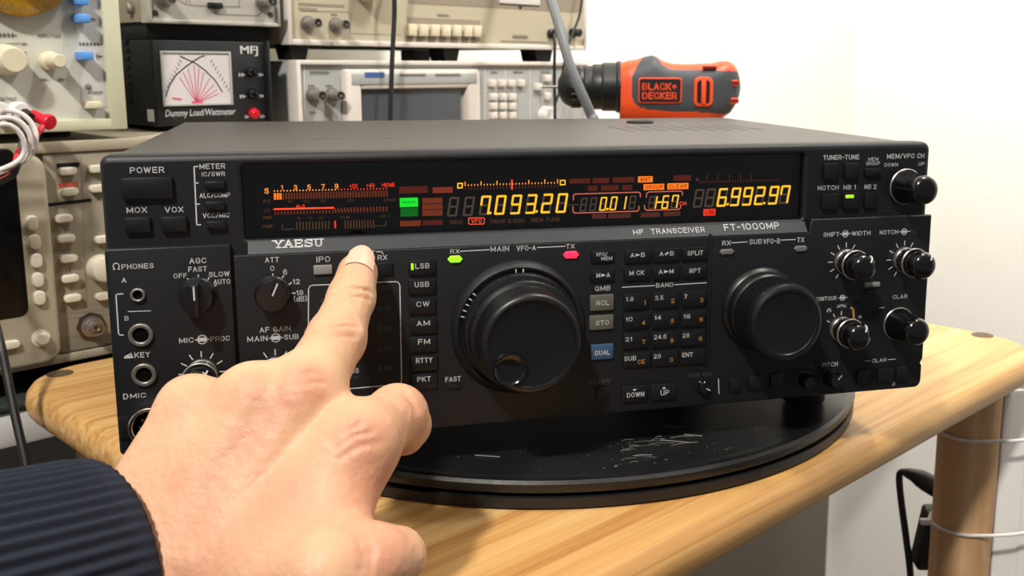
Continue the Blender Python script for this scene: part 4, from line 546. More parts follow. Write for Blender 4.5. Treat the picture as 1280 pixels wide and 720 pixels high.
for t_, bx, k in [('S', (-0.13758, -0.13565, 0.11629, 0.11888), 'o2'), ('1', (-0.13056, -0.12949, 0.1179, 0.12012), 'o2'), ('3', (-0.12459, -0.12303, 0.1178, 0.12004), 'o2'), ('5', (-0.11852, -0.11694, 0.11779, 0.12003), 'o2'), ('7', (-0.11222, -0.11063, 0.11785, 0.1201), 'o2'), ('9', (-0.1061, -0.1045, 0.11791, 0.12017), 'o2'), ('+20', (-0.0995, -0.09584, 0.11798, 0.11986), 'r2'), ('+40', (-0.09171, -0.08787, 0.118, 0.11989), 'r2'), ('+60dB', (-0.0846, -0.07864, 0.11809, 0.11999), 'r2'), ('ALC', (-0.12394, -0.12, 0.10948, 0.11076), 'rl'), ('VFO', (-0.04226, -0.03717, 0.09925, 0.10122), 'ro'), ('CH', (0.06504, 0.06879, 0.10463, 0.1067), 'ro'), ('ANT', (0.04364, 0.04942, 0.1175, 0.11961), 'bk'), ('GROUP', (0.04646, 0.05587, 0.11359, 0.11555), 'bk'), ('CLEAR', (0.05931, 0.06885, 0.11358, 0.11555), 'bk'), ('LSB', (0.07932, 0.08402, 0.09958, 0.10159), 'bk'), ('MAIN', (-0.07511, -0.06906, 0.10985, 0.11116), 'dgt'), ('PO', (-0.13836, -0.13519, 0.11195, 0.11366), 'db'), ('IC', (-0.13803, -0.13556, 0.10782, 0.10931), 'db'), ('SWR', (-0.13872, -0.13484, 0.10446, 0.10595), 'db'), ('COMP', (-0.13927, -0.13467, 0.10035, 0.10185), 'db'), ('50', (-0.1274, -0.12527, 0.1119, 0.1131), 'db'), ('100', (-0.12048, -0.1176, 0.11176, 0.11296), 'db'), ('150', (-0.11306, -0.11016, 0.11176, 0.11297), 'db'), ('200', (-0.10069, -0.09776, 0.11147, 0.11268), 'db'), ('250W', (-0.08407, -0.07846, 0.11113, 0.11243), 'db'), ('5', (-0.12361, -0.12218, 0.1038, 0.10493), 'db'), ('10', (-0.11886, -0.1167, 0.10377, 0.1049), 'db'), ('20', (-0.11395, -0.11178, 0.10376, 0.10489), 'db'), ('20dB', (-0.10426, -0.09987, 0.10369, 0.10483), 'db'), ('25 A', (-0.08541, -0.08092, 0.10355, 0.10478), 'db'), ('(GEN)', (-0.05281, -0.0466, 0.09917, 0.10113), 'db'), ('TRACK', (-0.03327, -0.02534, 0.09876, 0.10074), 'db'), ('(LOCK)', (-0.02414, -0.01614, 0.09868, 0.10067), 'db'), ('MEM TUNE', (-0.01251, 0.00211, 0.09871, 0.10072), 'db')]: D2.text(t_, bx, .0107, 'x'+k, bold=.006)
D2.build('display_symbols', dsp)
G().box(WX0-.0005, WX1+.0005, .0072, .0080, WZ0-.0003, WZ1+.0005, 'glass').build('display_window', rad)

# ------------------------------------------------------------------ measuring instruments
def qb(g, bx, y, m, t=.0006, bev=0): g.box(bx[0], bx[1], y-t, y+.0005, bx[2], bx[3], m, bev)
def dash(g, rows, y, m='print'):
    """faint illegible print: small strokes"""
    for (x0, x1, z0, z1) in rows:
        n = max(2, int((x1-x0)/.0022)); h = (z1-z0)
        for i in range(n): a = x0+(x1-x0)*i/n; g.line([(a, z0), (a, z1)], (x1-x0)/n*.42, y, m); 
        g.line([(x0, z0+h*.5), (x1, z0+h*.5)], h*.3, y, m)
def bnc(c, y, L, s, parent, m='steel', name='bnc_socket'):
    o = G().lathe((c[0], y, c[1]), (0, -1, 0), [(.0078*s, 0), (.0078*s, .0022), (.0060*s, .0024), (.0060*s, .006), (.0048*s, .0062), (.0048*s, L), (.0040*s, L), (.0036*s, L-.004)], m, 24, False, True).build(name, parent)
    G().cyl((c[0], y-L+.004, c[1]), (c[0], y-L-.0005, c[1]), .0012*s, 'chrome', seg=10).build('centre_pin', o)
    return o
# oscilloscope
V = .30
SX1 = -.004; SX0 = -.42; (sx_, SZ0) = (-0.16914, 1.11318); (sx_, SZ1) = (-0.13541, 1.27548)
t = thing('oscilloscope', (-.21, .46, BZ), 'beige oscilloscope with dark screen and oval keys, beneath the ivory function generator', 'oscilloscope')
g = G().box(SX0, SX1, V+.004, .66, SZ0, SZ1, 'beige', .004)
g.build('housing', t)
for x in (SX0+.03, SX1-.04):
    for y in (V+.05, .62): G().box(x-.012, x+.012, y-.012, y+.012, BZ, SZ0+.001, 'rubber', .002).build('foot', t)
bx = (-0.20262, -0.1557, 1.12082, 1.26687)
g = G().box(SX0+.002, SX1-.002, V-.002, V+.005, bx[3], SZ1-.0005, 'beige', .0015); g.box(SX0+.002, SX1-.002, V-.001, V+.005, SZ0+.0005, bx[2]-.001, 'beige', .001)
g.build('front_bezel', t)
fr = (-0.24195, -0.2051, 1.12276, 1.26769)
g = G().prism(rrect(-.40, fr[1], SZ0+.004, fr[3], .012, 6), V-.010, V+.005, 'beige', bev=.004); o = g.build('screen_surround', t)
sc = (-0.32692, -0.2248, 1.15497, 1.27646)
G().prism(rrect(-.385, sc[1], sc[2], sc[3]-.004, .006, 5), V-.0106, V-.006, 'screen', bev=.001).build('screen', o)
for c in [(-0.21821, 1.22023), (-0.21777, 1.20681), (-0.21783, 1.19347), (-0.21791, 1.1797), (-0.21793, 1.16671)]:
    G().prism(rrect(c[0]-.0037, c[0]+.0037, c[1]-.0052, c[1]+.0052, .0034, 4), V-.0135, V-.008, 'button_beige', bev=.001).build('soft_key', o)
c = (-0.21896, 1.13743); G().lathe((c[0], V-.009, c[1]), (0, -1, 0), [(.0062, 0), (.0062, .002), (.0046, .0022), (.0044, .006), (.0035, .007)], 'button_beige', 24).build('power_knob', o)
c = (-0.23906, 1.1367); G().prism(rrect(c[0]-.008, c[0]+.006, c[1]-.003, c[1]+.003, .0028, 4), V-.0135, V-.008, 'button_beige', bev=.001).build('soft_key', o)
pn = G().box(fr[1]+.001, SX1-.006, V, V+.005, bx[2], bx[3], 'beige2', .0008)
qb(pn, (-0.19506, -0.17989, 1.25627, 1.2593), V, 'black'); qb(pn, (-0.19513, -0.18211, 1.24181, 1.24526), V, 'redlab')
pn.line([(-0.20266, 1.23035), (-0.17465, 1.23122)], .0022, V-.0003, 'black')
for p in [[(-0.20697, 1.15029), (-0.16655, 1.14811)], [(-0.20672, 1.14667), (-0.16682, 1.14445)], [(-0.20732, 1.13245), (-0.16791, 1.12977)], [(-0.17834, 1.26306), (-0.18278, 1.15453)]]: pn.line(p, .0008, V-.0002, 'print')
dash(pn, [(-0.19799, -0.19045, 1.22723, 1.22896), (-0.19615, -0.18964, 1.20961, 1.21135), (-0.19514, -0.1897, 1.19485, 1.19661), (-0.19521, -0.18975, 1.18006, 1.18183)], V-.0002)
pn.build('control_panel', t)
for c in [(-0.18912, 1.25353), (-0.18919, 1.23883), (-0.1945, 1.21991), (-0.19402, 1.20529), (-0.19355, 1.19054), (-0.19361, 1.17576), (-0.1931, 1.16109), (-0.16861, 1.25383), (-0.16913, 1.23947), (-0.16855, 1.20164), (-0.1706, 1.15894)]:
    G().prism(rrect(c[0]-.0060, c[0]+.0060, c[1]-.0028, c[1]+.0028, .0026, 4), V-.005, V+.001, 'button_beige', bev=.0009).build('button', t)
c = (-0.1713, 1.18032); G().lathe((c[0], V, c[1]), (0, -1, 0), [(.010, 0), (.0095, .008), (.009, .012), (.007, .013)], 'button_beige', 28).build('knob', t)
c = (-0.18085, 1.13749); G().lathe((c[0], V, c[1]), (0, -1, 0), [(.0105, 0), (.0105, .0016)], 'dsteel', 8).build('socket_plate', t); bnc(c, V-.001, .013, 1.0, t)

# function generator on top of the oscilloscope
(gx1, gz0) = (-0.14473, 1.28185); gx0 = gx1-.27; gz1 = gz0+.125
t = thing('function_generator', (gx0/2+gx1/2, .44, SZ1), 'ivory function generator with gold dial and blue buttons, on the beige oscilloscope', 'signal generator')
G().box(gx0+.002, gx1-.002, V+.004, .60, gz0+.002, gz1-.002, 'ivory', .002).build('housing', t)
for x in (gx0+.03, gx1-.035):
    for y in (V+.05, .56): G().box(x-.01, x+.01, y-.01, y+.01, SZ1, gz0+.003, 'rubber', .001).build('foot', t)
bw = -0.14243443243383236 - -0.15453243120539167
g = G(); z_ = (-0.1768, 1.29005)[1]
def frame(g, x0, x1, z0, z1, w0, wz0, wz1, y0, y1, m, bev=.0012):
    g.box(x0, x0+w0, y0, y1, z0, z1, m, bev); g.box(x1-w0, x1, y0, y1, z0, z1, m, bev); g.box(x0+w0*.9, x1-w0*.9, y0+.0002, y1, z0, z0+wz0, m, bev); g.box(x0+w0*.9, x1-w0*.9, y0+.0002, y1, z1-wz1, z1, m, bev)
frame(g, gx0, gx1, gz0, gz1, bw, z_-gz0, .006, V-.004, V+.006, 'cream'); g.build('bezel', t)
g = G().box(gx0+.005, gx1-.005, V+.0004, V+.006, gz0+.003, gz1-.003, 'ivory')
qb(g, (-0.17462, -0.15298, 1.29839, 1.40778), V+.0004, 'ivory2', .0004)
for t_, b_ in [('OUTPUT', (-0.22775, -0.21726, 1.30389, 1.30661)), ('AMPLITUDE', (-0.20039, -0.18518, 1.3473, 1.34977)), ('POWER', (-0.16984, -0.15977, 1.30729, 1.30982))]: g.text(t_, b_, V-.0002, 'print')
dash(g, [(-0.22407, -0.21362, 1.34727, 1.34941), (-0.21058, -0.20752, 1.34182, 1.3435), (-0.21057, -0.20802, 1.33586, 1.33748), (-0.20025, -0.1966, 1.31752, 1.31918), (-0.18867, -0.18438, 1.31743, 1.31911), (-0.17269, -0.15771, 1.34227, 1.34419), (-0.16365, -0.16032, 1.35982, 1.36151), (-0.16173, -0.15836, 1.33268, 1.33667)], V-.0002)
g.line([(-0.22217, 1.33813), (-0.22141, 1.34241), (-0.21205, 1.34312)], .0006, V-.0002, 'print')
g.build('front_panel', t)
c = (-0.21117, 1.39605)
g = G().lathe((c[0], V, c[1]), (0, -1, 0), [(.0345, 0), (.0350, .002), (.0350, .009), (.0335, .0105), (.0001, .0108)], 'gold', 72)
for i in range(72): q = 2*PI*i/72; g.line([(c[0]+(.030 if i % 3 else .028)*math.cos(q), c[1]+(.030 if i % 3 else .028)*math.sin(q)), (c[0]+.0332*math.cos(q), c[1]+.0332*math.sin(q))], .0005, V-.0110, 'print')
o = g.build('dial', t); G().lathe((c[0], V-.0105, c[1]), (0, -1, 0), [(.015, 0), (.014, .014), (.012, .016)], 'knobcream', 36).build('dial_knob', o)
for c in [(-0.17275, 1.37301), (-0.17261, 1.36092), (-0.17245, 1.33483), (-0.17232, 1.38561)]: G().box(c[0]-.0044, c[0]+.0044, V-.012, V+.001, c[1]-.0030, c[1]+.0030, 'bluebtn', .0012).build('button', t)['label'] = 'sky blue push button'
c = (-0.22252, 1.3317); G().lathe((c[0], V, c[1]), (0, -1, 0), [(.0105, 0), (.0105, .004), (.0092, .005), (.0086, .018), (.0076, .0195)], 'knobcream', 36).build('knob', t)
c = (-0.19502, 1.33133); G().lathe((c[0], V, c[1]), (0, -1, 0), [(.0066, 0), (.0066, .006), (.0056, .0065), (.0048, .007), (.0046, .022), (.0040, .023)], 'knobcream', 32).build('knob', t)
c = (-0.16883, 1.30023); G().box(c[0]-.0050, c[0]+.0050, V-.009, V+.001, c[1]-.0026, c[1]+.0026, 'knobcream', .0009).build('power_switch', t)
c = (-0.16948, 1.31331); G().lathe((c[0], V, c[1]), (0, -1, 0), [(.0022, 0), (.0022, .001), (.001, .002)], 'print', 16).build('indicator_lamp', t)
for p in ((30, 141), (6, 141)): pass
c = (-0.21762, 1.2962); G().lathe((c[0], V, c[1]), (0, -1, 0), [(.0075, 0), (.0075, .004), (.006, .005), (.006, .011)], 'whiteplastic', 24).build('output_socket', t)
c2 = (-0.23051, 1.29659); G().lathe((c2[0], V, c2[1]), (0, -1, 0), [(.0075, 0), (.0075, .004), (.006, .005), (.006, .011)], 'whiteplastic', 24).build('output_socket', t)

# wattmeter
V = .34
bx = (-0.10397, -0.00586, 1.27582, 1.34845)
wz0 = SZ1
t = thing('wattmeter', (bx[0]/2+bx[1]/2, .42, wz0), 'black wattmeter with cross-needle meter and red button, behind left corner of the radio', 'meter')
g = G().box(bx[0], bx[1], V+.002, .56, wz0+.004, bx[3], 'blackcase', .0015)
for i in range(8): g.box(bx[0]-.0012, bx[0]+.001, V+.045, V+.075, wz0+.022+i*.0068, wz0+.0256+i*.0068, 'black', .0005)
for i in range(8): g.box(bx[0]-.0012, bx[0]+.001, V+.10, V+.13, wz0+.022+i*.0068, wz0+.0256+i*.0068, 'black', .0005)
g.build('case', t)
for x in (bx[0]+.015, bx[1]-.015):
    for y in (.36, .54): G().cyl((x, y, wz0), (x, y, wz0+.0045), .006, 'rubber', seg=16).build('foot', t)
s = (-0.10507, 1.28854); G().box(bx[0]-.0004, bx[0]+.0002, V+.004, V+.016, s[1]-.0048, s[1]+.0048, 'paper').build('sticker', t)
g = G().box(bx[0]+.0006, bx[1]-.0006, V-.0006, V+.0025, wz0+.005, bx[3]-.0006, 'blackcase', .0006)
g.box(bx[1]-.0018, bx[1]+.0006, V-.006, V+.003, wz0+.005, bx[3]+.0006, 'blackcase', .0006)
for t_, b_, sh in [('MFJ', (-0.02984, -0.0138, 1.33607, 1.34472), 0), ('Dummy Load/Wattmeter', (-0.09756, -0.03788, 1.28595, 1.29312), 0.02)]: g.text(t_, b_, V-.0009, 'w', sh, .02 if t_ == 'MFJ' else .002)
dash(g, [(-0.03182, -0.02647, 1.31965, 1.32165), (-0.01398, -0.01026, 1.31958, 1.32161), (-0.03185, -0.02677, 1.30159, 1.3036), (-0.01385, -0.01049, 1.30159, 1.30363), (-0.02848, -0.02526, 1.28425, 1.28641), (-0.01443, -0.01069, 1.28418, 1.28623)], V-.0009, 'w')
g.build('front_panel', t)
m4 = (-0.09752, -0.03995, 1.2968, 1.33873)
o = G(); frame(o, m4[0]-.001, m4[1]+.001, m4[2]-.001, m4[3]+.001, .0018, .0018, .0018, V-.0022, V, 'lightgrey', .0005); o = o.build('meter_window', t)
f = G().quad(*m4, V-.0009, 'meterface'); P = lambda a, b: (m4[0]+a*(m4[1]-m4[0]), m4[2]+b*(m4[3]-m4[2]))
for pts in ([(.03, .17), (.09, .38), (.2, .58), (.33, .72), (.44, .82), (.55, .91), (.62, .94)], [(.27, .93), (.36, .87), (.48, .8), (.62, .66), (.76, .47), (.86, .24)]): f.line([P(*p) for p in pts], .0008, V-.0012, 'black')
for a, b in ((.24, .52), (.30, .62), (.37, .68), (.46, .74), (.53, .7), (.60, .62), (.68, .50), (.74, .38), (.78, .28), (.80, .2)): f.line([P(.47, .03), P(a, b)], .0006, V-.0011, 'pinkline')
f.line([P(.42, .03), P(.53, .03)], .003, V-.0013, 'pinkline'); f.line([P(.13, .13), P(.24, .11)], .0014, V-.0012, 'pinkline')
for a in range(9): f.line([P(.04+.03*a, .25+.07*a), P(.02+.03*a, .30+.07*a)], .0007, V-.0012, 'print'); f.line([P(.95-.03*a, .25+.07*a), P(.97-.03*a, .30+.07*a)], .0007, V-.0012, 'print')
f.build('meter_face', o)
for c, m_ in [((-0.02155, 1.32319), 'gloss'), ((-0.02111, 1.30485), 'gloss'), ((-0.0208, 1.28793), 'redcap')]:
    o = G().lathe((c[0], V-.0005, c[1]), (0, -1, 0), [(.0046, 0), (.0046, .0025), (.0042, .0042), (.0028, .0056), (.0001, .0060)], m_, 24).build('push_button', t)
    if m_ == 'redcap': o['label'] = 'red push button'
for c in [(-0.08928, 1.28512), (-0.04547, 1.2846)]: G().lathe((c[0], V-.0005, c[1]), (0, -1, 0), [(.0022, 0), (.0016, .001)], 'dsteel', 12).build('screw', t)

# small instrument box on the wattmeter
dx0, dz0 = (-0.106, 1.36116); dx1, _ = (0.00786, 1.36345); wtop = bx[3]
t = thing('instrument_box', (dx0/2+dx1/2, .42, wtop), 'small silver instrument box with two connectors and slide switch, on the black wattmeter', 'instrument')
G().box(dx0+.001, dx1-.001, V+.006, V+.16, dz0+.001, dz0+.075, 'tan2', .001).build('case', t)
G().box(dx0+.004, dx1-.004, V+.012, V+.15, wtop, dz0+.002, 'rubber', .001).build('rubber_pad', t)
g = G(); frame(g, dx0, dx1, dz0, dz0+.077, .0028, .0032, .003, V-.003, V+.012, 'silver', .0008); g.build('bezel', t)
g = G().box(dx0+.002, dx1-.002, V, V+.004, dz0+.002, dz0+.075, 'silver')
for p in [[(-0.08569, 1.38325), (-0.07372, 1.37634), (-0.07266, 1.39266)], [(-0.07, 1.39281), (-0.07108, 1.37608), (-0.0283, 1.37665), (-0.02722, 1.3953)], [(-0.05013, 1.37546), (-0.0491, 1.36973), (-0.01199, 1.37007), (-0.00579, 1.37536)]]: g.line(p, .0006, V-.0003, 'print')
g.build('front_panel', t)
c = (-0.05021, 1.37671); G().box(c[0]-.006, c[0]+.006, V-.004, V+.001, c[1]-.0024, c[1]+.0024, 'black', .0008).build('slide_switch', t)
for c in [(-0.09948, 1.36876), (-4e-05, 1.37124)]: G().lathe((c[0], V, c[1]), (0, -1, 0), [(.0026, 0), (.0018, .0012)], 'dsteel', 12).build('screw', t)
for c in [(-0.093, 1.37981), (-0.0062, 1.38131)]: bnc(c, V, .016, .95, t)
c = (-0.10584, 1.37315); G().lathe((dx0+.0005, V+.028, c[1]), (-1, 0, 0), [(.0045, 0), (.0045, .003), (.003, .0045)], 'steel', 16).build('side_screw', t)

# grey instrument with a screen, on the bench
fx0, fz1 = (0.02061, 1.33342); fx1, _ = (0.39216, 1.33306)
t = thing('waveform_monitor', (fx0/2+fx1/2, .50, BZ), 'light grey instrument with pale-framed screen and square keys, lowest of stack behind the radio', 'instrument')
G().box(fx0+.001, fx1-.001, V+.006, .68, BZ+.012, fz1-.001, 'lightgrey', .002).build('housing', t)
for x in (fx0+.03, fx1-.03):
    for y in (.38, .65): G().box(x-.012, x+.012, y-.012, y+.012, BZ, BZ+.013, 'rubber', .001).build('foot', t)
g = G(); frame(g, fx0, fx1, BZ+.012, fz1, .0042, .005, .0042, V-.004, V+.012, 'palebez', .001); g.build('bezel', t)
g = G().box(fx0+.003, fx1-.003, V, V+.008, BZ+.014, fz1-.003, 'lightgrey')
dash(g, [(0.03633, 0.05593, 1.32074, 1.32385), (0.03417, 0.04062, 1.30949, 1.31161), (0.05208, 0.05873, 1.30927, 1.31142), (0.03466, 0.04115, 1.28607, 1.28785), (0.24829, 0.25709, 1.32088, 1.32335), (0.27955, 0.29336, 1.32079, 1.32331), (0.32174, 0.33388, 1.32068, 1.32327)], V-.0003)
for p in [[(0.23967, 1.32743), (0.2388, 1.27334)], [(0.30333, 1.32754), (0.30297, 1.27109)], [(0.23929, 1.30377), (0.30258, 1.30286)], [(0.2683, 1.32748), (0.26816, 1.31586)], [(0.03023, 1.32847), (0.02792, 1.28071)]]: g.line(p, .0010, V-.0002, 'palebez')
g.build('front_panel', t)
b5 = (0.06764, 0.22739, 1.27671, 1.32537); s5 = (0.0846, 0.2031, 1.27696, 1.3068); bot = b5[2]-.075
o = G(); w5 = s5[0]-b5[0]
frame(o, b5[0], b5[1], bot, b5[3], w5, .02, b5[3]-s5[3], V-.008, V+.004, 'palebez', .003); o.box(b5[0]+.006, b5[1]-.006, V-.0086, V-.006, s5[3]+.0045, b5[3]-.004, 'lightgrey', .0004)
qb(o, (0.08763, 0.10918, 1.31772, 1.32255), V-.0086, 'bluelab', .0003)
dash(o, [(0.12757, 0.15774, 1.31855, 1.32127), (0.1694, 0.20045, 1.31835, 1.32115)], V-.0090)
o = o.build('screen_surround', t); G().box(s5[0]-.001, s5[1]+.001, V-.003, V+.002, bot+.018, s5[3]+.001, 'lcd').build('screen', o)
for c in [(0.24748, 1.31109), (0.26129, 1.31096), (0.27422, 1.31084), (0.28796, 1.31071), (0.24893, 1.29708), (0.24879, 1.2875), (0.24865, 1.27789), (0.2619, 1.29684), (0.26178, 1.28717), (0.26166, 1.27748), (0.2751, 1.29659), (0.27499, 1.28684), (0.27489, 1.27706), (0.32706, 1.31553), (0.31258, 1.30654), (0.32701, 1.29648)]:
    G().box(c[0]-.0042, c[0]+.0042, V-.005, V+.001, c[1]-.0036, c[1]+.0036, 'palebez', .0008).build('button', t)
c = (0.32452, 1.27566); G().lathe((c[0], V, c[1]), (0, -1, 0), [(.010, 0), (.0095, .01), (.008, .012)], 'whiteplastic', 28).build('knob', t)
for c in [(0.0378, 1.30206), (0.05668, 1.30172)]: bnc(c, V, .016, .95, t)

# beige bench multimeter on top of it
ex0, ez0 = (0.01426, 1.34627); ex1, _ = (0.3875, 1.34551); ez1 = ez0+.13
t = thing('bench_multimeter', (ex0/2+ex1/2, .50, fz1), 'tan bench meter with seven cream keys in a row, above the light grey instrument', 'instrument')
G().box(ex0+.001, ex1-.001, V+.006, .66, ez0+.001, ez1-.001, 'tan', .002).build('housing', t)
for bx_ in [(0.01872, 0.04015, 1.33404, 1.3438), (0.18979, 0.2123, 1.33448, 1.34397), (0.31578, 0.34369, 1.33447, 1.34395)]:
    xa, xb = bx_[0], bx_[1]; G().prism([(xa+.004, fz1), (xb-.004, fz1), (xb, ez0+.002), (xa, ez0+.002)], V+.006, V+.03, 'rubber').build('foot', t)
for x in (ex0+.07, ex1-.03): G().box(x-.012, x+.012, .60, .63, fz1, ez0+.002, 'rubber').build('foot', t)
g = G(); frame(g, ex0, ex1, ez0, ez1, .0042, .0048, .0045, V-.004, V+.012, 'palebez', .001); g.build('bezel', t)
g = G().box(ex0+.003, ex1-.003, V, V+.008, ez0+.003, ez1-.003, 'tan')
for b_ in [(0.14531, 0.38377, 1.38762, 1.44352), (0.02725, 0.07356, 1.38041, 1.38278), (0.02708, 0.04538, 1.37638, 1.37872)]: qb(g, b_, V, 'tan2', .0003)
qb(g, (0.14295, 0.23387, 1.35387, 1.37447), V, 'tan2', .0003)
dash(g, [(0.05985, 0.06649, 1.37255, 1.37466), (0.17985, 0.1948, 1.37632, 1.37863), (0.27879, 0.30061, 1.35679, 1.36095), (0.26193, 0.32908, 1.35322, 1.35472)], V-.0003)
for p in [[(0.02935, 1.37542), (0.07838, 1.37667), (0.07844, 1.3574), (0.13438, 1.35729)], [(0.08179, 1.3768), (0.07844, 1.3574)]]: g.line(p, .0006, V-.0002, 'print')
g.build('front_panel', t)
qd = (0.25936, 0.31733, 1.39278, 1.42989); G().box(qd[0], qd[1], V-.002, V, qd[2], qd[3], 'whiteplastic', .0006).build('display', t)
c = (0.28931, 1.38948); G().prism([(c[0]-.0022, c[1]+.0014), (c[0]+.0022, c[1]+.0014), (c[0], c[1]-.002)], V-.0012, V, 'black').build('scale_marker', t)
for c in [(0.14541, 1.36246), (0.15908, 1.36261), (0.17273, 1.36276), (0.18635, 1.36291), (0.20014, 1.36307), (0.21431, 1.36323), (0.22633, 1.36336)]: G().box(c[0]-.0046, c[0]+.0046, V-.007, V+.001, c[1]-.0056, c[1]+.0056, 'knobcream', .0010).build('button', t)
for c in [(0.03517, 1.36498), (0.06359, 1.36446)]: bnc(c, V, .018, .9, t)
c = (0.09423, 1.39941); G().lathe((c[0], V, c[1]), (0, -1, 0), [(.013, 0), (.012, .016), (.010, .018)], 'knobcream', 32).build('knob', t)
for c in [(0.33395, 1.36362), (0.36746, 1.36531)]: G().lathe((c[0], V, c[1]), (0, -1, 0), [(.0052, 0), (.0052, .004), (.004, .005), (.0045, .012), (.0035, .013)], 'black', 20).build('binding_post', t)

# ------------------------------------------------------------------ cordless drill standing behind the radio
db = (0.26067, 0.1368, 1.30982); K_ = .93/1273.501
t = thing('cordless_drill', (db[0], db[1], TZ), 'orange and grey cordless drill standing behind the radio against the white wall', 'drill', rz=math.radians(-46.2))
ORG = (0, 0, 0)
zc = db[2]-TZ
def dp(x, y): return ((x-810)*K_, zc + (110-y)*K_*1.01)
top = [(775, 80), (784, 76.5), (795, 75), (806, 71.5), (814, 70), (820, 72), (828, 77), (840, 80), (860, 80.5), (890, 79), (900, 76.5), (908, 76.5), (915, 80), (920, 87), (923.4, 98), (924.4, 108)]
botm = [(775, 150), (784, 152), (795, 153), (806, 153.5), (814, 154), (820, 154), (828, 154), (840, 154), (860, 154), (880, 153), (893, 150), (903, 146), (912, 140), (918, 131), (922.6, 121), (924.4, 110)]
grey = [dp(*p) for p in [(812, 66), (801, 74), (793, 85), (788.5, 98), (788.5, 116), (792, 127), (799, 133), (815, 135.5), (860, 137), (895, 140), (912, 140.5), (930, 132), (930, 88), (912, 88.5), (880, 87.5), (850, 88), (834, 86), (825, 81), (820, 74), (816, 66)]]
def inside(p, poly):
    c = False; j = len(poly)-1
    for i in range(len(poly)):
        if (poly[i][1] > p[1]) != (poly[j][1] > p[1]) and p[0] < (poly[j][0]-poly[i][0])*(p[1]-poly[i][1])/(poly[j][1]-poly[i][1])+poly[i][0]: c = not c
        j = i
    return c
def interp(T, x):
    for (a, b), (c, d) in zip(T, T[1:]):
        if a <= x <= c: return b + (d-b)*(x-a)/(c-a)
    return T[-1][1]
g = G(); N = 96; NX = 90; vs = []; fs = []
xs = [775 + (924.3-775)*i/NX for i in range(NX+1)]
def halfw(x): return .026*(1 if x < 885 else math.sqrt(max(0, 1-((x-885)/41)**2)))*(.9+.1*min(1, (x-775)/12))
for x in xs:
    a = dp(x, interp(top, x))[1]; b = dp(x, min(interp(botm, x), 200))[1]; xx = dp(x, 0)[0]; h = (a-b)/2; m_ = (a+b)/2; w_ = halfw(x)
    for k in range(N):
        q = 2*PI*k/N; cq, sq = math.cos(q), math.sin(q); e = .62
        vs.append((xx, -w_*math.copysign(abs(cq)**e, cq), m_ + h*math.copysign(abs(sq)**e, sq)))
mA = g.mi('orange'); mB = g.mi('drillgrey')
g.v = vs
for j in range(NX):
    for k in range(N):
        kk = (k+1) % N; f = (j*N+k, j*N+kk, (j+1)*N+kk, (j+1)*N+k); c = [sum(vs[i][d] for i in f)/4 for d in range(3)]
        g.f.append(f); g.m.append(mB if inside((c[0], c[2]), grey) else mA)
g.f.append(tuple(range(N))[::-1]); g.m.append(mA); g.f.append(tuple(NX*N+i for i in range(N))); g.m.append(mB)
hs = g.build('housing', t)
x0, z1 = dp(796, 96.8); x1, z0 = dp(849, 127.4)
bd = G().prism(rrect(x0, x1, z0, z1, .003), -.0272, -.02, 'orange', bev=.0004); bd.prism(rrect(x0+.0012, x1-.0012, z0+.0012, z1-.0012, .002), -.0276, -.026, 'drillblack')
for s, (cx, cy, ww, hh) in (('BLACK+', (821.5, 107.4, 42, 8.6)), ('DECKER', (821.8, 118.2, 42, 8.6))):
    a = dp(cx-ww/2, cy+hh/2); b = dp(cx+ww/2, cy-hh/2); bd.text(s, (a[0], b[0], a[1], b[1]), -.0279, 'orange', 0, .018)
bd.build('badge', hs)
x0, z1 = dp(863.5, 95.6); x1, z0 = dp(887, 131.4); 
w2 = G().prism(rrect(x0, x1, z0, z1, .0055), -.0275, -.018, 'orange', bev=.001); w2.prism(rrect(x0+.003, x1-.003, z0+.003, z1-.003, .003), -.0279, -.026, 'black'); w2.box((x0+x1)/2-.002, (x0+x1)/2+.0022, -.0290, -.026, z0+.002, z1-.002, 'orange', .0006)
w2.build('speed_window', hs)
for cx, cy in ((914, 102.7), (914, 124.3)):
    a, c = dp(cx, cy); y = -halfw(cx)*.93
    G().prism(rrect(a-.006, a+.0045, c-.0026, c+.0026, .0024), y-.003, y+.008, 'orange', bev=.0004).prism(rrect(a-.0048, a+.0042, c-.0012, c+.0012, .0011), y-.0034, y, 'drillred').build('vent_slot', hs)
a, c = dp(883, 84.5); G().box(a-.006, a+.006, -.024, -.012, c-.0012, c+.0012, 'drillred').build('top_slot', hs)
az = dp(0, 109)[1]; X_ = lambda p: (p-810)*K_
G().lathe((X_(776), 0, az), (-1, 0, 0), [(.0235, 0), (.0235, .003), (.022, .005), (.022, .016), (.0205, .018)], 'drillblack', 48).build('gear_case', t)
o = G().lathe((X_(764), 0, az), (-1, 0, 0), [(.0205, .004), (.0205, .016), (.0195, .0175)], 'drillblack', 24).build('torque_collar', t)
ck = G().lathe((X_(750), 0, az), (-1, 0, 0), [(.0185, 0), (.0192, .002), (.0192, .0135), (.0180, .015), (.0185, .017), (.0185, .026), (.017, .030), (.0135, .0345), (.008, .0375), (.006, .0385)], 'drillblack', 48)
for i in range(18): q = 2*PI*i/18; ck.cyl((X_(750)-.0175, .0180*math.cos(q), az+.0180*math.sin(q)), (X_(750)-.026, .0180*math.cos(q), az+.0180*math.sin(q)), .0014, 'drillblack', seg=6)
ck.build('chuck', t)
G().cyl((X_(700), 0, az), (X_(677), 0, az), .0012, 'dsteel', seg=8).build('drill_bit', t)
a, c = dp(772, 92); o = G()
for i in range(3): o.text(str(5-2*i), (X_(762)+.0005, X_(762)+.006, az+.010-i*.009, az+.015-i*.009), -.0212+i*.0002, 'orange')
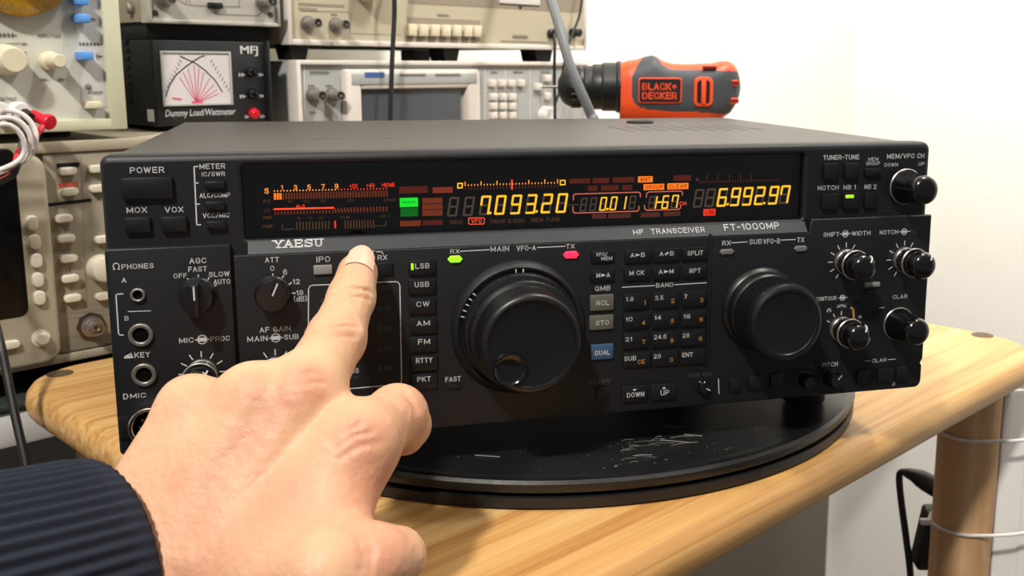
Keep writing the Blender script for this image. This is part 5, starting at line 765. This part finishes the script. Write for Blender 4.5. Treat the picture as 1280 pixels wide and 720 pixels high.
# grip, trigger and battery
prof = [(-.012, .016, .030), (-.010, .018, .036), (-.008, .0175, zc*.45), (-.002, .019, zc-.048), (.004, .026, zc-.030)]
g = G(); vs = []; n_ = 28
for xo, r, z in prof: vs += [(xo + .012 + r*1.15*math.cos(2*PI*i/n_), r*.85*math.sin(2*PI*i/n_), z) for i in range(n_)]
fs = [(j*n_+i, j*n_+(i+1) % n_, (j+1)*n_+(i+1) % n_, (j+1)*n_+i) for j in range(len(prof)-1) for i in range(n_)]
g.raw(vs, fs, 'drillgrey'); g.build('grip', t)
G().box(-.046, .040, -.030, .030, 0, .032, 'drillblack', .008, 3).build('battery', t)
G().box(-.028, -.012, -.008, .008, zc-.065, zc-.038, 'drillblack', .004, 2).build('trigger', t)

# ------------------------------------------------------------------ cables and leads
ORG = (0, 0, 0)
def cable(name, pts, r, m, label, cat='cable', group=None, seg=10):
    o = G().tube(pts, r, m, seg).build(name, None, tuple(pts[-1])); return tag(o, label, cat, group)
cable('grey_cable', [(.30, .42, ez1+.005), (.275, .335, ez1+.008), (0.23233, 0.25707, 1.43593), (0.1865, 0.19213, 1.39636), (0.16372, 0.15881, 1.37377), (0.15453, 0.14086, 1.35201), (0.15249, 0.13032, 1.331), (0.15589, 0.12148, 1.31013), (0.16309, 0.11627, 1.29033), (0.17136, 0.11748, 1.27126), (.235, .175, TZ+.05), (.21, .20, TZ+.0045)], .0044, 'cablegrey', 'thick grey cable hanging in front of the drill chuck')
cable('black_cable', [(.16, .42, ez1+.003), (.155, .33, ez1+.003), (0.11681, 0.318, 1.41682), (0.11271, 0.318, 1.37374), (0.10857, 0.318, 1.33024), (0.10503, 0.318, 1.2789), (0.10209, 0.318, 1.21928), (.13, .315, BZ+.03), (.12, .345, BZ+.002)], .0022, 'cableblack', 'thin black cable hanging straight down before the screen of the grey instrument')
cable('black_cable', [(0.32244, 0.322, 1.36227), (0.31899, 0.318, 1.34789), (0.31849, 0.318, 1.31413), (0.31967, 0.318, 1.2714), (0.32208, 0.318, 1.21042), (.30, .315, BZ+.03), (.29, .325, BZ+.002)], .0018, 'cableblack', 'thin black lead hanging from the left binding post of the tan bench meter')
cable('black_cable', [(.40, .42, ez1+.003), (.39, .33, ez1+.002), (0.36773, 0.322, 1.41736), (0.35834, 0.32, 1.38278), (0.33709, 0.316, 1.34984), (0.32497, 0.316, 1.3056), (0.31892, 0.316, 1.26291), (.36, .31, BZ+.04), (.35, .33, BZ+.002)], .0014, 'cableblack', 'thinnest black lead slanting across the right end of the tan bench meter')
cable('black_strap_cable', [(-0.26864, 0.27572, 1.24215), (-0.26722, 0.23302, 1.19542), (-0.27053, 0.19969, 1.16613), (-0.27132, 0.1881, 1.14607), (-0.27238, 0.17566, 1.12165), (-0.27307, 0.16237, 1.09532), (-0.27525, 0.14838, 1.06017), (-0.27836, 0.13985, 1.01379), (-.33, .04, .3), (-.36, .06, .004)], .0026, 'cableblack', 'black cord hanging down at the left beside the table corner')
v_ = .262
cable('white_test_lead', [c + (0,) if False else (c[0], .288, c[1]) for c in (c2,)] + [(-0.23187, 0.272, 1.29884), (-0.22553, 0.265, 1.29628), (-0.2203, 0.262, 1.2883), (-0.22025, 0.26, 1.27886), (-0.22383, 0.262, 1.26937), (-0.23415, 0.262, 1.26261), (-0.25259, 0.262, 1.25763), (-0.26979, 0.262, 1.26908), (-0.26374, 0.262, 1.28648), (-0.24181, 0.256, 1.29455), (-0.23096, 0.255, 1.29215), (-0.22572, 0.254, 1.28365), (-0.22618, 0.255, 1.27418), (-0.23083, 0.256, 1.26702), (-0.24464, 0.256, 1.26167), (-0.26933, 0.256, 1.26693), (-0.26108, 0.256, 1.28414), (-0.24422, 0.249, 1.29085), (-0.236, 0.249, 1.28848), (-0.23139, 0.249, 1.28105), (-0.23129, 0.25, 1.27268), (-0.23661, 0.25, 1.26624), (-0.24878, 0.25, 1.26138), (-0.27419, 0.25, 1.25516)], .0017, 'cablewhite', 'coiled white test lead hanging from the ivory function generator', 'cable')
t = thing('red_test_lead', (-0.20644, 0.276, 1.2904), 'red test lead with red plug at the lower edge of the ivory function generator', 'cable')
G().tube([(-0.20863, 0.274, 1.29056), (-0.21282, 0.27, 1.28658), (-0.21849, 0.268, 1.28048), (-0.22596, 0.266, 1.27563), (-0.23152, 0.262, 1.27089), (-0.23532, 0.258, 1.2635), (-0.24073, 0.258, 1.25601), (-0.25899, 0.258, 1.25018)], .0019, 'cablered').build('lead', t)
G().tube([(-0.21247, 0.286, 1.29456), (-0.21067, 0.281, 1.29306), (-0.20859, 0.274, 1.2911)], .0038, 'cablered', 14).lathe((-0.2081, 0.274, 1.29081), (.35, -.9, -.2), [(.0035, -.001), (.0052, 0), (.0054, .003), (.0046, .0044), (.002, .0046)], 'cablered', 20).build('plug', t)
t = thing('black_test_lead', (-0.21682, 0.284, 1.2926), 'black test lead with black plug next to the red plug on the function generator', 'cable')
G().tube([(-0.21745, 0.282, 1.2927), (-0.22311, 0.272, 1.2869), (-0.22716, 0.266, 1.27888), (-0.22959, 0.262, 1.27078), (-0.23436, 0.255, 1.26312), (-0.24003, 0.254, 1.25628), (-0.26016, 0.254, 1.2496)], .0019, 'cableblack').build('lead', t)
G().tube([(-0.21601, 0.292, 1.29581), (-0.21622, 0.284, 1.29367), (-0.21644, 0.279, 1.29225)], .0040, 'cableblack', 14).build('plug', t)

# ------------------------------------------------------------------ power strip tied to the right table leg
lx, ly = .315, -.158; ux, uy = .6925, -.7214
bxx, byy = lx+ux*.046+.012*.7214, ly+uy*.046+.012*.6925; ztop = (0.3516, -0.1771, 1.0829)[2]
t = thing('power_strip', (bxx, byy, .2), 'white power strip fastened upright to the right table leg', 'power strip', rz=math.radians(-46.2)); ORG = (0, 0, .2)
G().box(-.020, .024, -.014, .018, .2, ztop-.004, 'whiteplastic', .003).build('body', t)
G().box(-.016, .020, -.011, .015, ztop-.006, ztop, 'whiteplastic', .0025).build('end_cap', t)
G().box(.0, .010, -.0150, -.013, .25, ztop-.03, 'whiteplastic', .0005).build('rib', t)
for pz, lb in (((0.32328, -0.15725, 1.04468)[2], 'upper white cable tie around the table leg and power strip'), ((0.3092, -0.16237, 0.96664)[2], 'lower white cable tie around the table leg and power strip')):
    t = thing('cable_tie', (lx, ly, pz), lb, 'cable tie', 'white cable ties on the table leg', rz=math.radians(-46.2)); ORG = (0, 0, 0)
    P = [(-.0248*math.cos(q), -.0248*math.sin(q), .002-.004*math.sin(q)*0) for q in [PI*i/16 - PI/2 for i in range(17)]][::-1]
    P = [(-.0248*math.sin(q), -.0248*math.cos(q), 0) for q in [PI*i/16 for i in range(17)]]
    loop = [(0, -.0250, 0)] + [(.074, -.012+.000, .002), (.0745, .030, .002), (.0, .0252, 0)]
    P = P[::-1]
    g = G().tube(P + [(.03, -.024, .0005), (.072, -.0125, .002), (.0745, .0, .002), (.0735, .031, .002), (.03, .0285, .0005)] + [P[0]], .0014, 'whiteplastic', 8, 3)
    g.build('strap', t); G().box(.0735, .0815, -.004, .004, -.002, .006, 'whiteplastic', .001).build('tie_head', t)
    G().box(-.034, -.0245, -.003, .003, -.0022, .0022, 'whiteplastic', .001).build('tie_tail', t)
t = thing('power_plug', (0.35322, -0.11927, 0.97053), 'black mains plug with its cord hanging behind the right table leg', 'plug')
G().tube([(0.33545, -0.09696, 0.98536), (0.34038, -0.10279, 0.98267), (0.34474, -0.1082, 0.97931), (0.35593, -0.12244, 0.96919)], .005, 'black', 14, 4, lambda f: .0036+.005*min(1, f*1.3)).build('plug_body', t)
G().tube([(0.33632, -0.09805, 0.98469), (0.33353, -0.09497, 0.98535), (0.33143, -0.09416, 0.97989), (0.33018, -0.09838, 0.95812), (0.32927, -0.1052, 0.92752), (0.32753, -0.11288, 0.8901), (0.33615, -0.1251, 0.76181)], .0030, 'cableblack').build('cord', t)
ad = (0.34253, -0.11832, 0.93033)
t = thing('power_adapter', ad, 'black flat power adapter behind the right table leg, below the plug', 'adapter', rz=math.radians(-46.2)); ORG = (0, 0, 0)
g = G().box(-.0075, .012, -.012, .012, -.026, .026, 'black', .003, 3)
g.v = [(x + z*.16, y, z) for x, y, z in g.v]; g.build('adapter_body', t)

# ------------------------------------------------------------------ the person's left hand and sleeve
def seg_sd(P, a, b, ra, rb):
    a = np.array(a, np.float32); b = np.array(b, np.float32); ba = b-a; pa = P-a
    t = np.clip((pa@ba)/max(float(ba@ba), 1e-12), 0, 1); return np.linalg.norm(pa - t[:, None]*ba, axis=1) - (ra + (rb-ra)*t)
def smin(a, b, k): h = np.clip(.5 + .5*(b-a)/k, 0, 1); return b + (a-b)*h - k*h*(1-h)
PALM = [((-0.32361, -0.1102, 1.14915), (-0.2925, -0.1091, 1.20041), 0.02, 0.0122), ((-0.31979, -0.12036, 1.14798), (-0.27845, -0.12952, 1.20664), 0.019, 0.0122), ((-0.31593, -0.12926, 1.1461), (-0.26199, -0.14175, 1.20876), 0.019, 0.0124), ((-0.31142, -0.1363, 1.14268), (-0.25662, -0.16853, 1.19471), 0.019, 0.0124), ((-0.30763, -0.11685, 1.14241), (-0.26874, -0.11829, 1.18093), 0.018, 0.014), ((-0.30378, -0.12465, 1.13903), (-0.25786, -0.14643, 1.17265), 0.018, 0.012), ((-0.30324, -0.15447, 1.13943), (-0.28941, -0.19506, 1.16355), 0.017, 0.0135), ((-0.29516, -0.16401, 1.15813), (-0.26269, -0.17082, 1.18384), 0.013, 0.011), ((-0.29267, -0.1757, 1.15702), (-0.27391, -0.17703, 1.17108), 0.013, 0.011)]
TEND = [((-0.3152, -0.14885, 1.16154), (-0.26685, -0.15001, 1.21118), 0.0022, 0.0036), ((-0.31133, -0.15255, 1.15997), (-0.2612, -0.17345, 1.19697), 0.0022, 0.0032), ((-0.31905, -0.13876, 1.16232), (-0.28211, -0.13658, 1.20888), 0.002, 0.0034), ((-0.32223, -0.13003, 1.16341), (-0.29521, -0.11707, 1.20241), 0.002, 0.0034)]
FING = [[((-0.26199, -0.14175, 1.20876), (-0.23248, -0.11527, 1.21762), 0.0128, 0.0119), ((-0.23248, -0.11527, 1.21762), (-0.21298, -0.09754, 1.22891), 0.0117, 0.0099), ((-0.21298, -0.09754, 1.22891), (-0.20304, -0.0881, 1.23757), 0.0099, 0.009)],
 [((-0.25662, -0.16853, 1.19471), (-0.2292, -0.15211, 1.19292), 0.0122, 0.0119), ((-0.2292, -0.15211, 1.19292), (-0.21455, -0.13802, 1.1815), 0.0115, 0.0098), ((-0.21455, -0.13802, 1.1815), (-0.22311, -0.14807, 1.18187), 0.0094, 0.0082)],
 [((-0.27845, -0.12952, 1.20664), (-0.2597, -0.09712, 1.18588), 0.0122, 0.0105), ((-0.2597, -0.09712, 1.18588), (-0.26021, -0.10539, 1.17434), 0.0105, 0.0095), ((-0.26021, -0.10539, 1.17434), (-0.26928, -0.12189, 1.17612), 0.0092, 0.008)],
 [((-0.2925, -0.1091, 1.20041), (-0.27871, -0.0835, 1.18454), 0.0122, 0.0095), ((-0.27871, -0.0835, 1.18454), (-0.27851, -0.0932, 1.17609), 0.0095, 0.0085), ((-0.27851, -0.0932, 1.17609), (-0.28468, -0.10851, 1.17709), 0.0085, 0.0075)],
 [((-0.28941, -0.19506, 1.16355), (-0.2741, -0.2004, 1.16498), 0.0135, 0.0118), ((-0.2741, -0.2004, 1.16498), (-0.26432, -0.19948, 1.16254), 0.0115, 0.0103)]]
allp = [p for s in PALM for p in s[:2]] + [p for f in FING for s in f for p in s[:2]]
lo = np.array(allp).min(0) - .024; hi = np.array(allp).max(0) + .024; H = .00115
n3 = np.ceil((hi-lo)/H).astype(int)+1
gx, gy, gz = np.meshgrid(*[lo[i] + H*np.arange(n3[i]) for i in range(3)], indexing='ij'); PT = np.stack([gx.ravel(), gy.ravel(), gz.ravel()], 1).astype(np.float32)
d = None
for s in PALM: e = seg_sd(PT, *s); d = e if d is None else smin(d, e, .013)
for s in TEND: d = smin(d, seg_sd(PT, *s), .009)
for i, f in enumerate(FING):
    e = None
    for s in f: q = seg_sd(PT, *s); e = q if e is None else smin(e, q, .004)
    d = smin(d, e, .009 if i in (0, 1, 4) else .006)
def on_skin(ray):
    o = np.array((-0.45661, -0.47417, 1.33055)); F_ = d.reshape(n3)
    for k in range(1600):
        p = o + np.array(ray)*(.30 + k*.0002); i = np.round((p-lo)/H).astype(int)
        if (i >= 0).all() and (i < n3).all() and F_[tuple(i)] < 0: return p
    return None
CREASE = [([(0.52264, 0.85865, -0.24969), (0.53444, 0.84714, -0.24652), (0.54558, 0.83495, -0.24876)], 0.0005), ([(0.51689, 0.86287, -0.25669), (0.53077, 0.849, -0.25427), (0.5459, 0.83305, -0.25493)], 0.0007), ([(0.51248, 0.86511, -0.26599), (0.52691, 0.85067, -0.26357), (0.54258, 0.83415, -0.26423)], 0.0006), ([(0.53388, 0.8544, -0.22025), (0.54622, 0.84232, -0.21707), (0.56088, 0.82588, -0.2216)], 0.0005), ([(0.53193, 0.85466, -0.22722), (0.54527, 0.84136, -0.2248), (0.55839, 0.82671, -0.22857)], 0.0006), ([(0.515, 0.83522, -0.37338), (0.52731, 0.82535, -0.3617), (0.54211, 0.8113, -0.35619)], 0.0006), ([(0.51721, 0.83076, -0.38186), (0.53061, 0.81975, -0.37018), (0.54641, 0.80447, -0.36543)], 0.0005), ([(0.51269, 0.83959, -0.36567), (0.52381, 0.83075, -0.35477), (0.53644, 0.81897, -0.34927)], 0.0004), ([(0.52083, 0.80758, -0.45834), (0.52292, 0.80187, -0.47223), (0.51919, 0.80144, -0.48926)], 0.0006), ([(0.52665, 0.8023, -0.4552), (0.5289, 0.79564, -0.47219), (0.52498, 0.79501, -0.49076)], 0.0006), ([(0.49875, 0.87019, -0.30241), (0.50784, 0.86151, -0.29925), (0.51635, 0.85226, -0.30074)], 0.0004), ([(0.49671, 0.87035, -0.31015), (0.50679, 0.86045, -0.30776), (0.51639, 0.85006, -0.30924)], 0.0004), ([(0.56918, 0.79292, -0.31736), (0.5742, 0.78572, -0.32505), (0.57613, 0.78096, -0.33585)], 0.0005)]
CP = [[q for q in (on_skin(r) for r in pts) if q is not None] for pts, r_ in CREASE]
for P_, (pts, r_) in zip(CP, CREASE):
    for a, b in zip(P_, P_[1:]): d = -smin(-d, seg_sd(PT, a, b, r_, r_), .0022)
F3 = d.reshape(n3)
def surface_nets(F):
    ins = F < 0; nx, ny, nz = F.shape; cnt = np.zeros((nx-1, ny-1, nz-1), np.int8)
    for a in (0, 1):
        for b in (0, 1):
            for c in (0, 1): cnt += ins[a:nx-1+a, b:ny-1+b, c:nz-1+c]
    act = (cnt > 0) & (cnt < 8); ix = np.argwhere(act); idm = -np.ones(act.shape, np.int64); idm[act] = np.arange(len(ix))
    acc = np.zeros((len(ix), 3)); num = np.zeros(len(ix))
    C8 = [(a, b, c) for a in (0, 1) for b in (0, 1) for c in (0, 1)]
    for p in C8:
        for ax in range(3):
            if p[ax]: continue
            q = list(p); q[ax] = 1; f0 = F[ix[:, 0]+p[0], ix[:, 1]+p[1], ix[:, 2]+p[2]]; f1 = F[ix[:, 0]+q[0], ix[:, 1]+q[1], ix[:, 2]+q[2]]
            m = (f0 < 0) != (f1 < 0); t = np.where(m, f0/np.where(m, f0-f1, 1), 0); pos = np.array(p, float)[None].repeat(len(ix), 0); pos[:, ax] = t; acc[m] += pos[m]; num[m] += 1
    V = ix + acc/num[:, None]; Q = []
    for ax in range(3):
        o1, o2 = [(1, 2), (2, 0), (0, 1)][ax]; s0 = [slice(None)]*3; s1 = [slice(None)]*3; s0[ax] = slice(0, -1); s1[ax] = slice(1, None)
        A = ins[tuple(s0)]; B = ins[tuple(s1)]; E = np.argwhere(A != B)
        E = E[(E[:, o1] > 0) & (E[:, o2] > 0) & (E[:, o1] < F.shape[o1]-1) & (E[:, o2] < F.shape[o2]-1)]
        def cell(da, db): c = E.copy(); c[:, o1] -= da; c[:, o2] -= db; return idm[c[:, 0], c[:, 1], c[:, 2]]
        q = np.stack([cell(1, 1), cell(0, 1), cell(0, 0), cell(1, 0)], 1); fl = ~A[E[:, 0], E[:, 1], E[:, 2]]; q[fl] = q[fl][:, ::-1]; Q.append(q)
    return V, np.concatenate(Q)
V3, Q3 = surface_nets(F3); V3 = lo + V3*H
root = (-0.3252, -0.14216, 1.15543)
per = thing('person', root, 'person reaching in from the left, one finger pressing a radio button, navy ribbed cuff', 'person')
g = G(); g.raw(V3.tolist(), Q3.tolist(), 'skin'); hand = g.build('hand', per, sharp=180)
RED = [((0.50561, 0.86148, -0.30854), 0.009, 0.9), ((0.46844, 0.89981, -0.31035), 0.008, 0.5), ((0.42941, 0.93849, -0.31836), 0.008, 0.5), ((0.53645, 0.81562, -0.36241), 0.01, 0.7), ((0.53455, 0.84389, -0.25888), 0.009, 0.5), ((0.576, 0.78306, -0.32813), 0.01, 0.6), ((0.54728, 0.84004, -0.2217), 0.008, 0.35), ((0.53542, 0.78884, -0.47214), 0.01, 0.7), ((0.53965, 0.80209, -0.40257), 0.014, 0.5), ((0.45102, 0.90226, -0.37229), 0.006, 0.5), ((0.46361, 0.89267, -0.35829), 0.006, 0.6), ((0.4764, 0.88328, -0.34275), 0.006, 0.7), ((0.48918, 0.87389, -0.3272), 0.006, 0.8), ((0.43089, 0.91537, -0.40334), 0.007, 0.4), ((0.4037, 0.9437, -0.40354), 0.007, 0.5), ((0.45875, 0.87655, -0.44178), 0.016, 0.4), ((0.41429, 0.92089, -0.44983), 0.014, 0.5), ((0.49071, 0.85307, -0.40292), 0.012, 0.35)]
red = np.zeros(len(V3))
for ray, r_, w_ in RED:
    p = on_skin(ray)
    if p is not None: red = np.maximum(red, w_*np.exp(-((V3-p)**2).sum(1)/(2*r_*r_)*1.6))
at = hand.data.attributes.new('redness', 'FLOAT', 'POINT'); at.data.foreach_set('value', red.astype(np.float32))
nt = X['skin'].node_tree; b_ = nt.nodes['Principled BSDF']; src = b_.inputs['Base Color'].links[0].from_socket
an = nt.nodes.new('ShaderNodeAttribute'); an.attribute_name = 'redness'; mxn = nt.nodes.new('ShaderNodeMix'); mxn.data_type = 'RGBA'
ml = nt.nodes.new('ShaderNodeMath'); ml.operation = 'MULTIPLY'; ml.inputs[1].default_value = .6; nt.links.new(an.outputs['Fac'], ml.inputs[0])
nt.links.new(ml.outputs[0], mxn.inputs[0]); nt.links.new(src, mxn.inputs[6]); mxn.inputs[7].default_value = lin('#c4705a'); nt.links.new(mxn.outputs[2], b_.inputs['Base Color'])
md = hand.modifiers.new('smooth', 'SMOOTH'); md.factor = .5; md.iterations = 2
# nail on the pressing finger
tip = Vector((-0.20304, -0.0881, 1.23757)); dip = Vector((-0.21298, -0.09754, 1.22891)); ax = (tip-dip).normalized(); view = (Vector((-0.45661, -0.47417, 1.33055))-tip).normalized(); nz_ = (view - ax*view.dot(ax)).normalized(); sd = ax.cross(nz_)
vs = []; fs = []; NU, NV = 12, 10
for lay in (0, 1):
    for j in range(NV+1):
        for i in range(NU+1):
            u = -1+2*i/NU; v = j/NV; w_ = .0066*(1-.10*v); a = u*w_/.0090*1.0; rr = .0095 + .0002 - .0011*max(0, v-.55) - (0 if lay == 0 else .0007)
            le = -.0030 + .0118*v - .0012*u*u*(1-v) - .0036*u*u*v
            vs.append(tip + ax*le + nz_*(rr*math.cos(a)) + sd*(rr*math.sin(a)))
M_ = (NU+1)*(NV+1)
for j in range(NV):
    for i in range(NU):
        k = j*(NU+1)+i; q = (k, k+1, k+NU+2, k+NU+1); fs.append(q); fs.append(tuple(M_+x for x in q[::-1]))
g = G(); g.raw(vs, fs, 'nail'); g.build('fingernail', hand)
# ribbed cuff and sleeve
c0 = Vector((-0.33906, -0.11812, 1.14286)); ad = Vector((-1.08577, -0.27615, 0.19097)).normalized(); up_ = Vector((0.12141, 0.12333, 0.98491)); up_ = (up_ - ad*up_.dot(ad)).normalized(); sd = ad.cross(up_)
ru, rs = .0506, .0378; N = 480; vs = []; fs = []
prof = [(-.0005, .80), (-.004, .93), (-.0035, .975), (-.001, .995), (.003, 1.0), (.007, 1.0), (.02, 1.0), (.05, 1.01), (.09, 1.03), (.14, 1.05), (.21, 1.08)]
for h, s in prof:
    for i in range(N):
        q = 2*PI*i/N; rib = 1 + (.019*math.cos(q*62))*(1 if h > .004 else .3)
        vs.append(c0 + ad*h + (up_*math.cos(q)*ru + sd*math.sin(q)*rs)*s*rib)
for j in range(len(prof)-1):
    for i in range(N): k = (i+1) % N; fs.append((j*N+i, j*N+k, (j+1)*N+k, (j+1)*N+i))
g = G(); g.raw(vs, fs, 'knit'); g.build('sleeve', per, sharp=180)
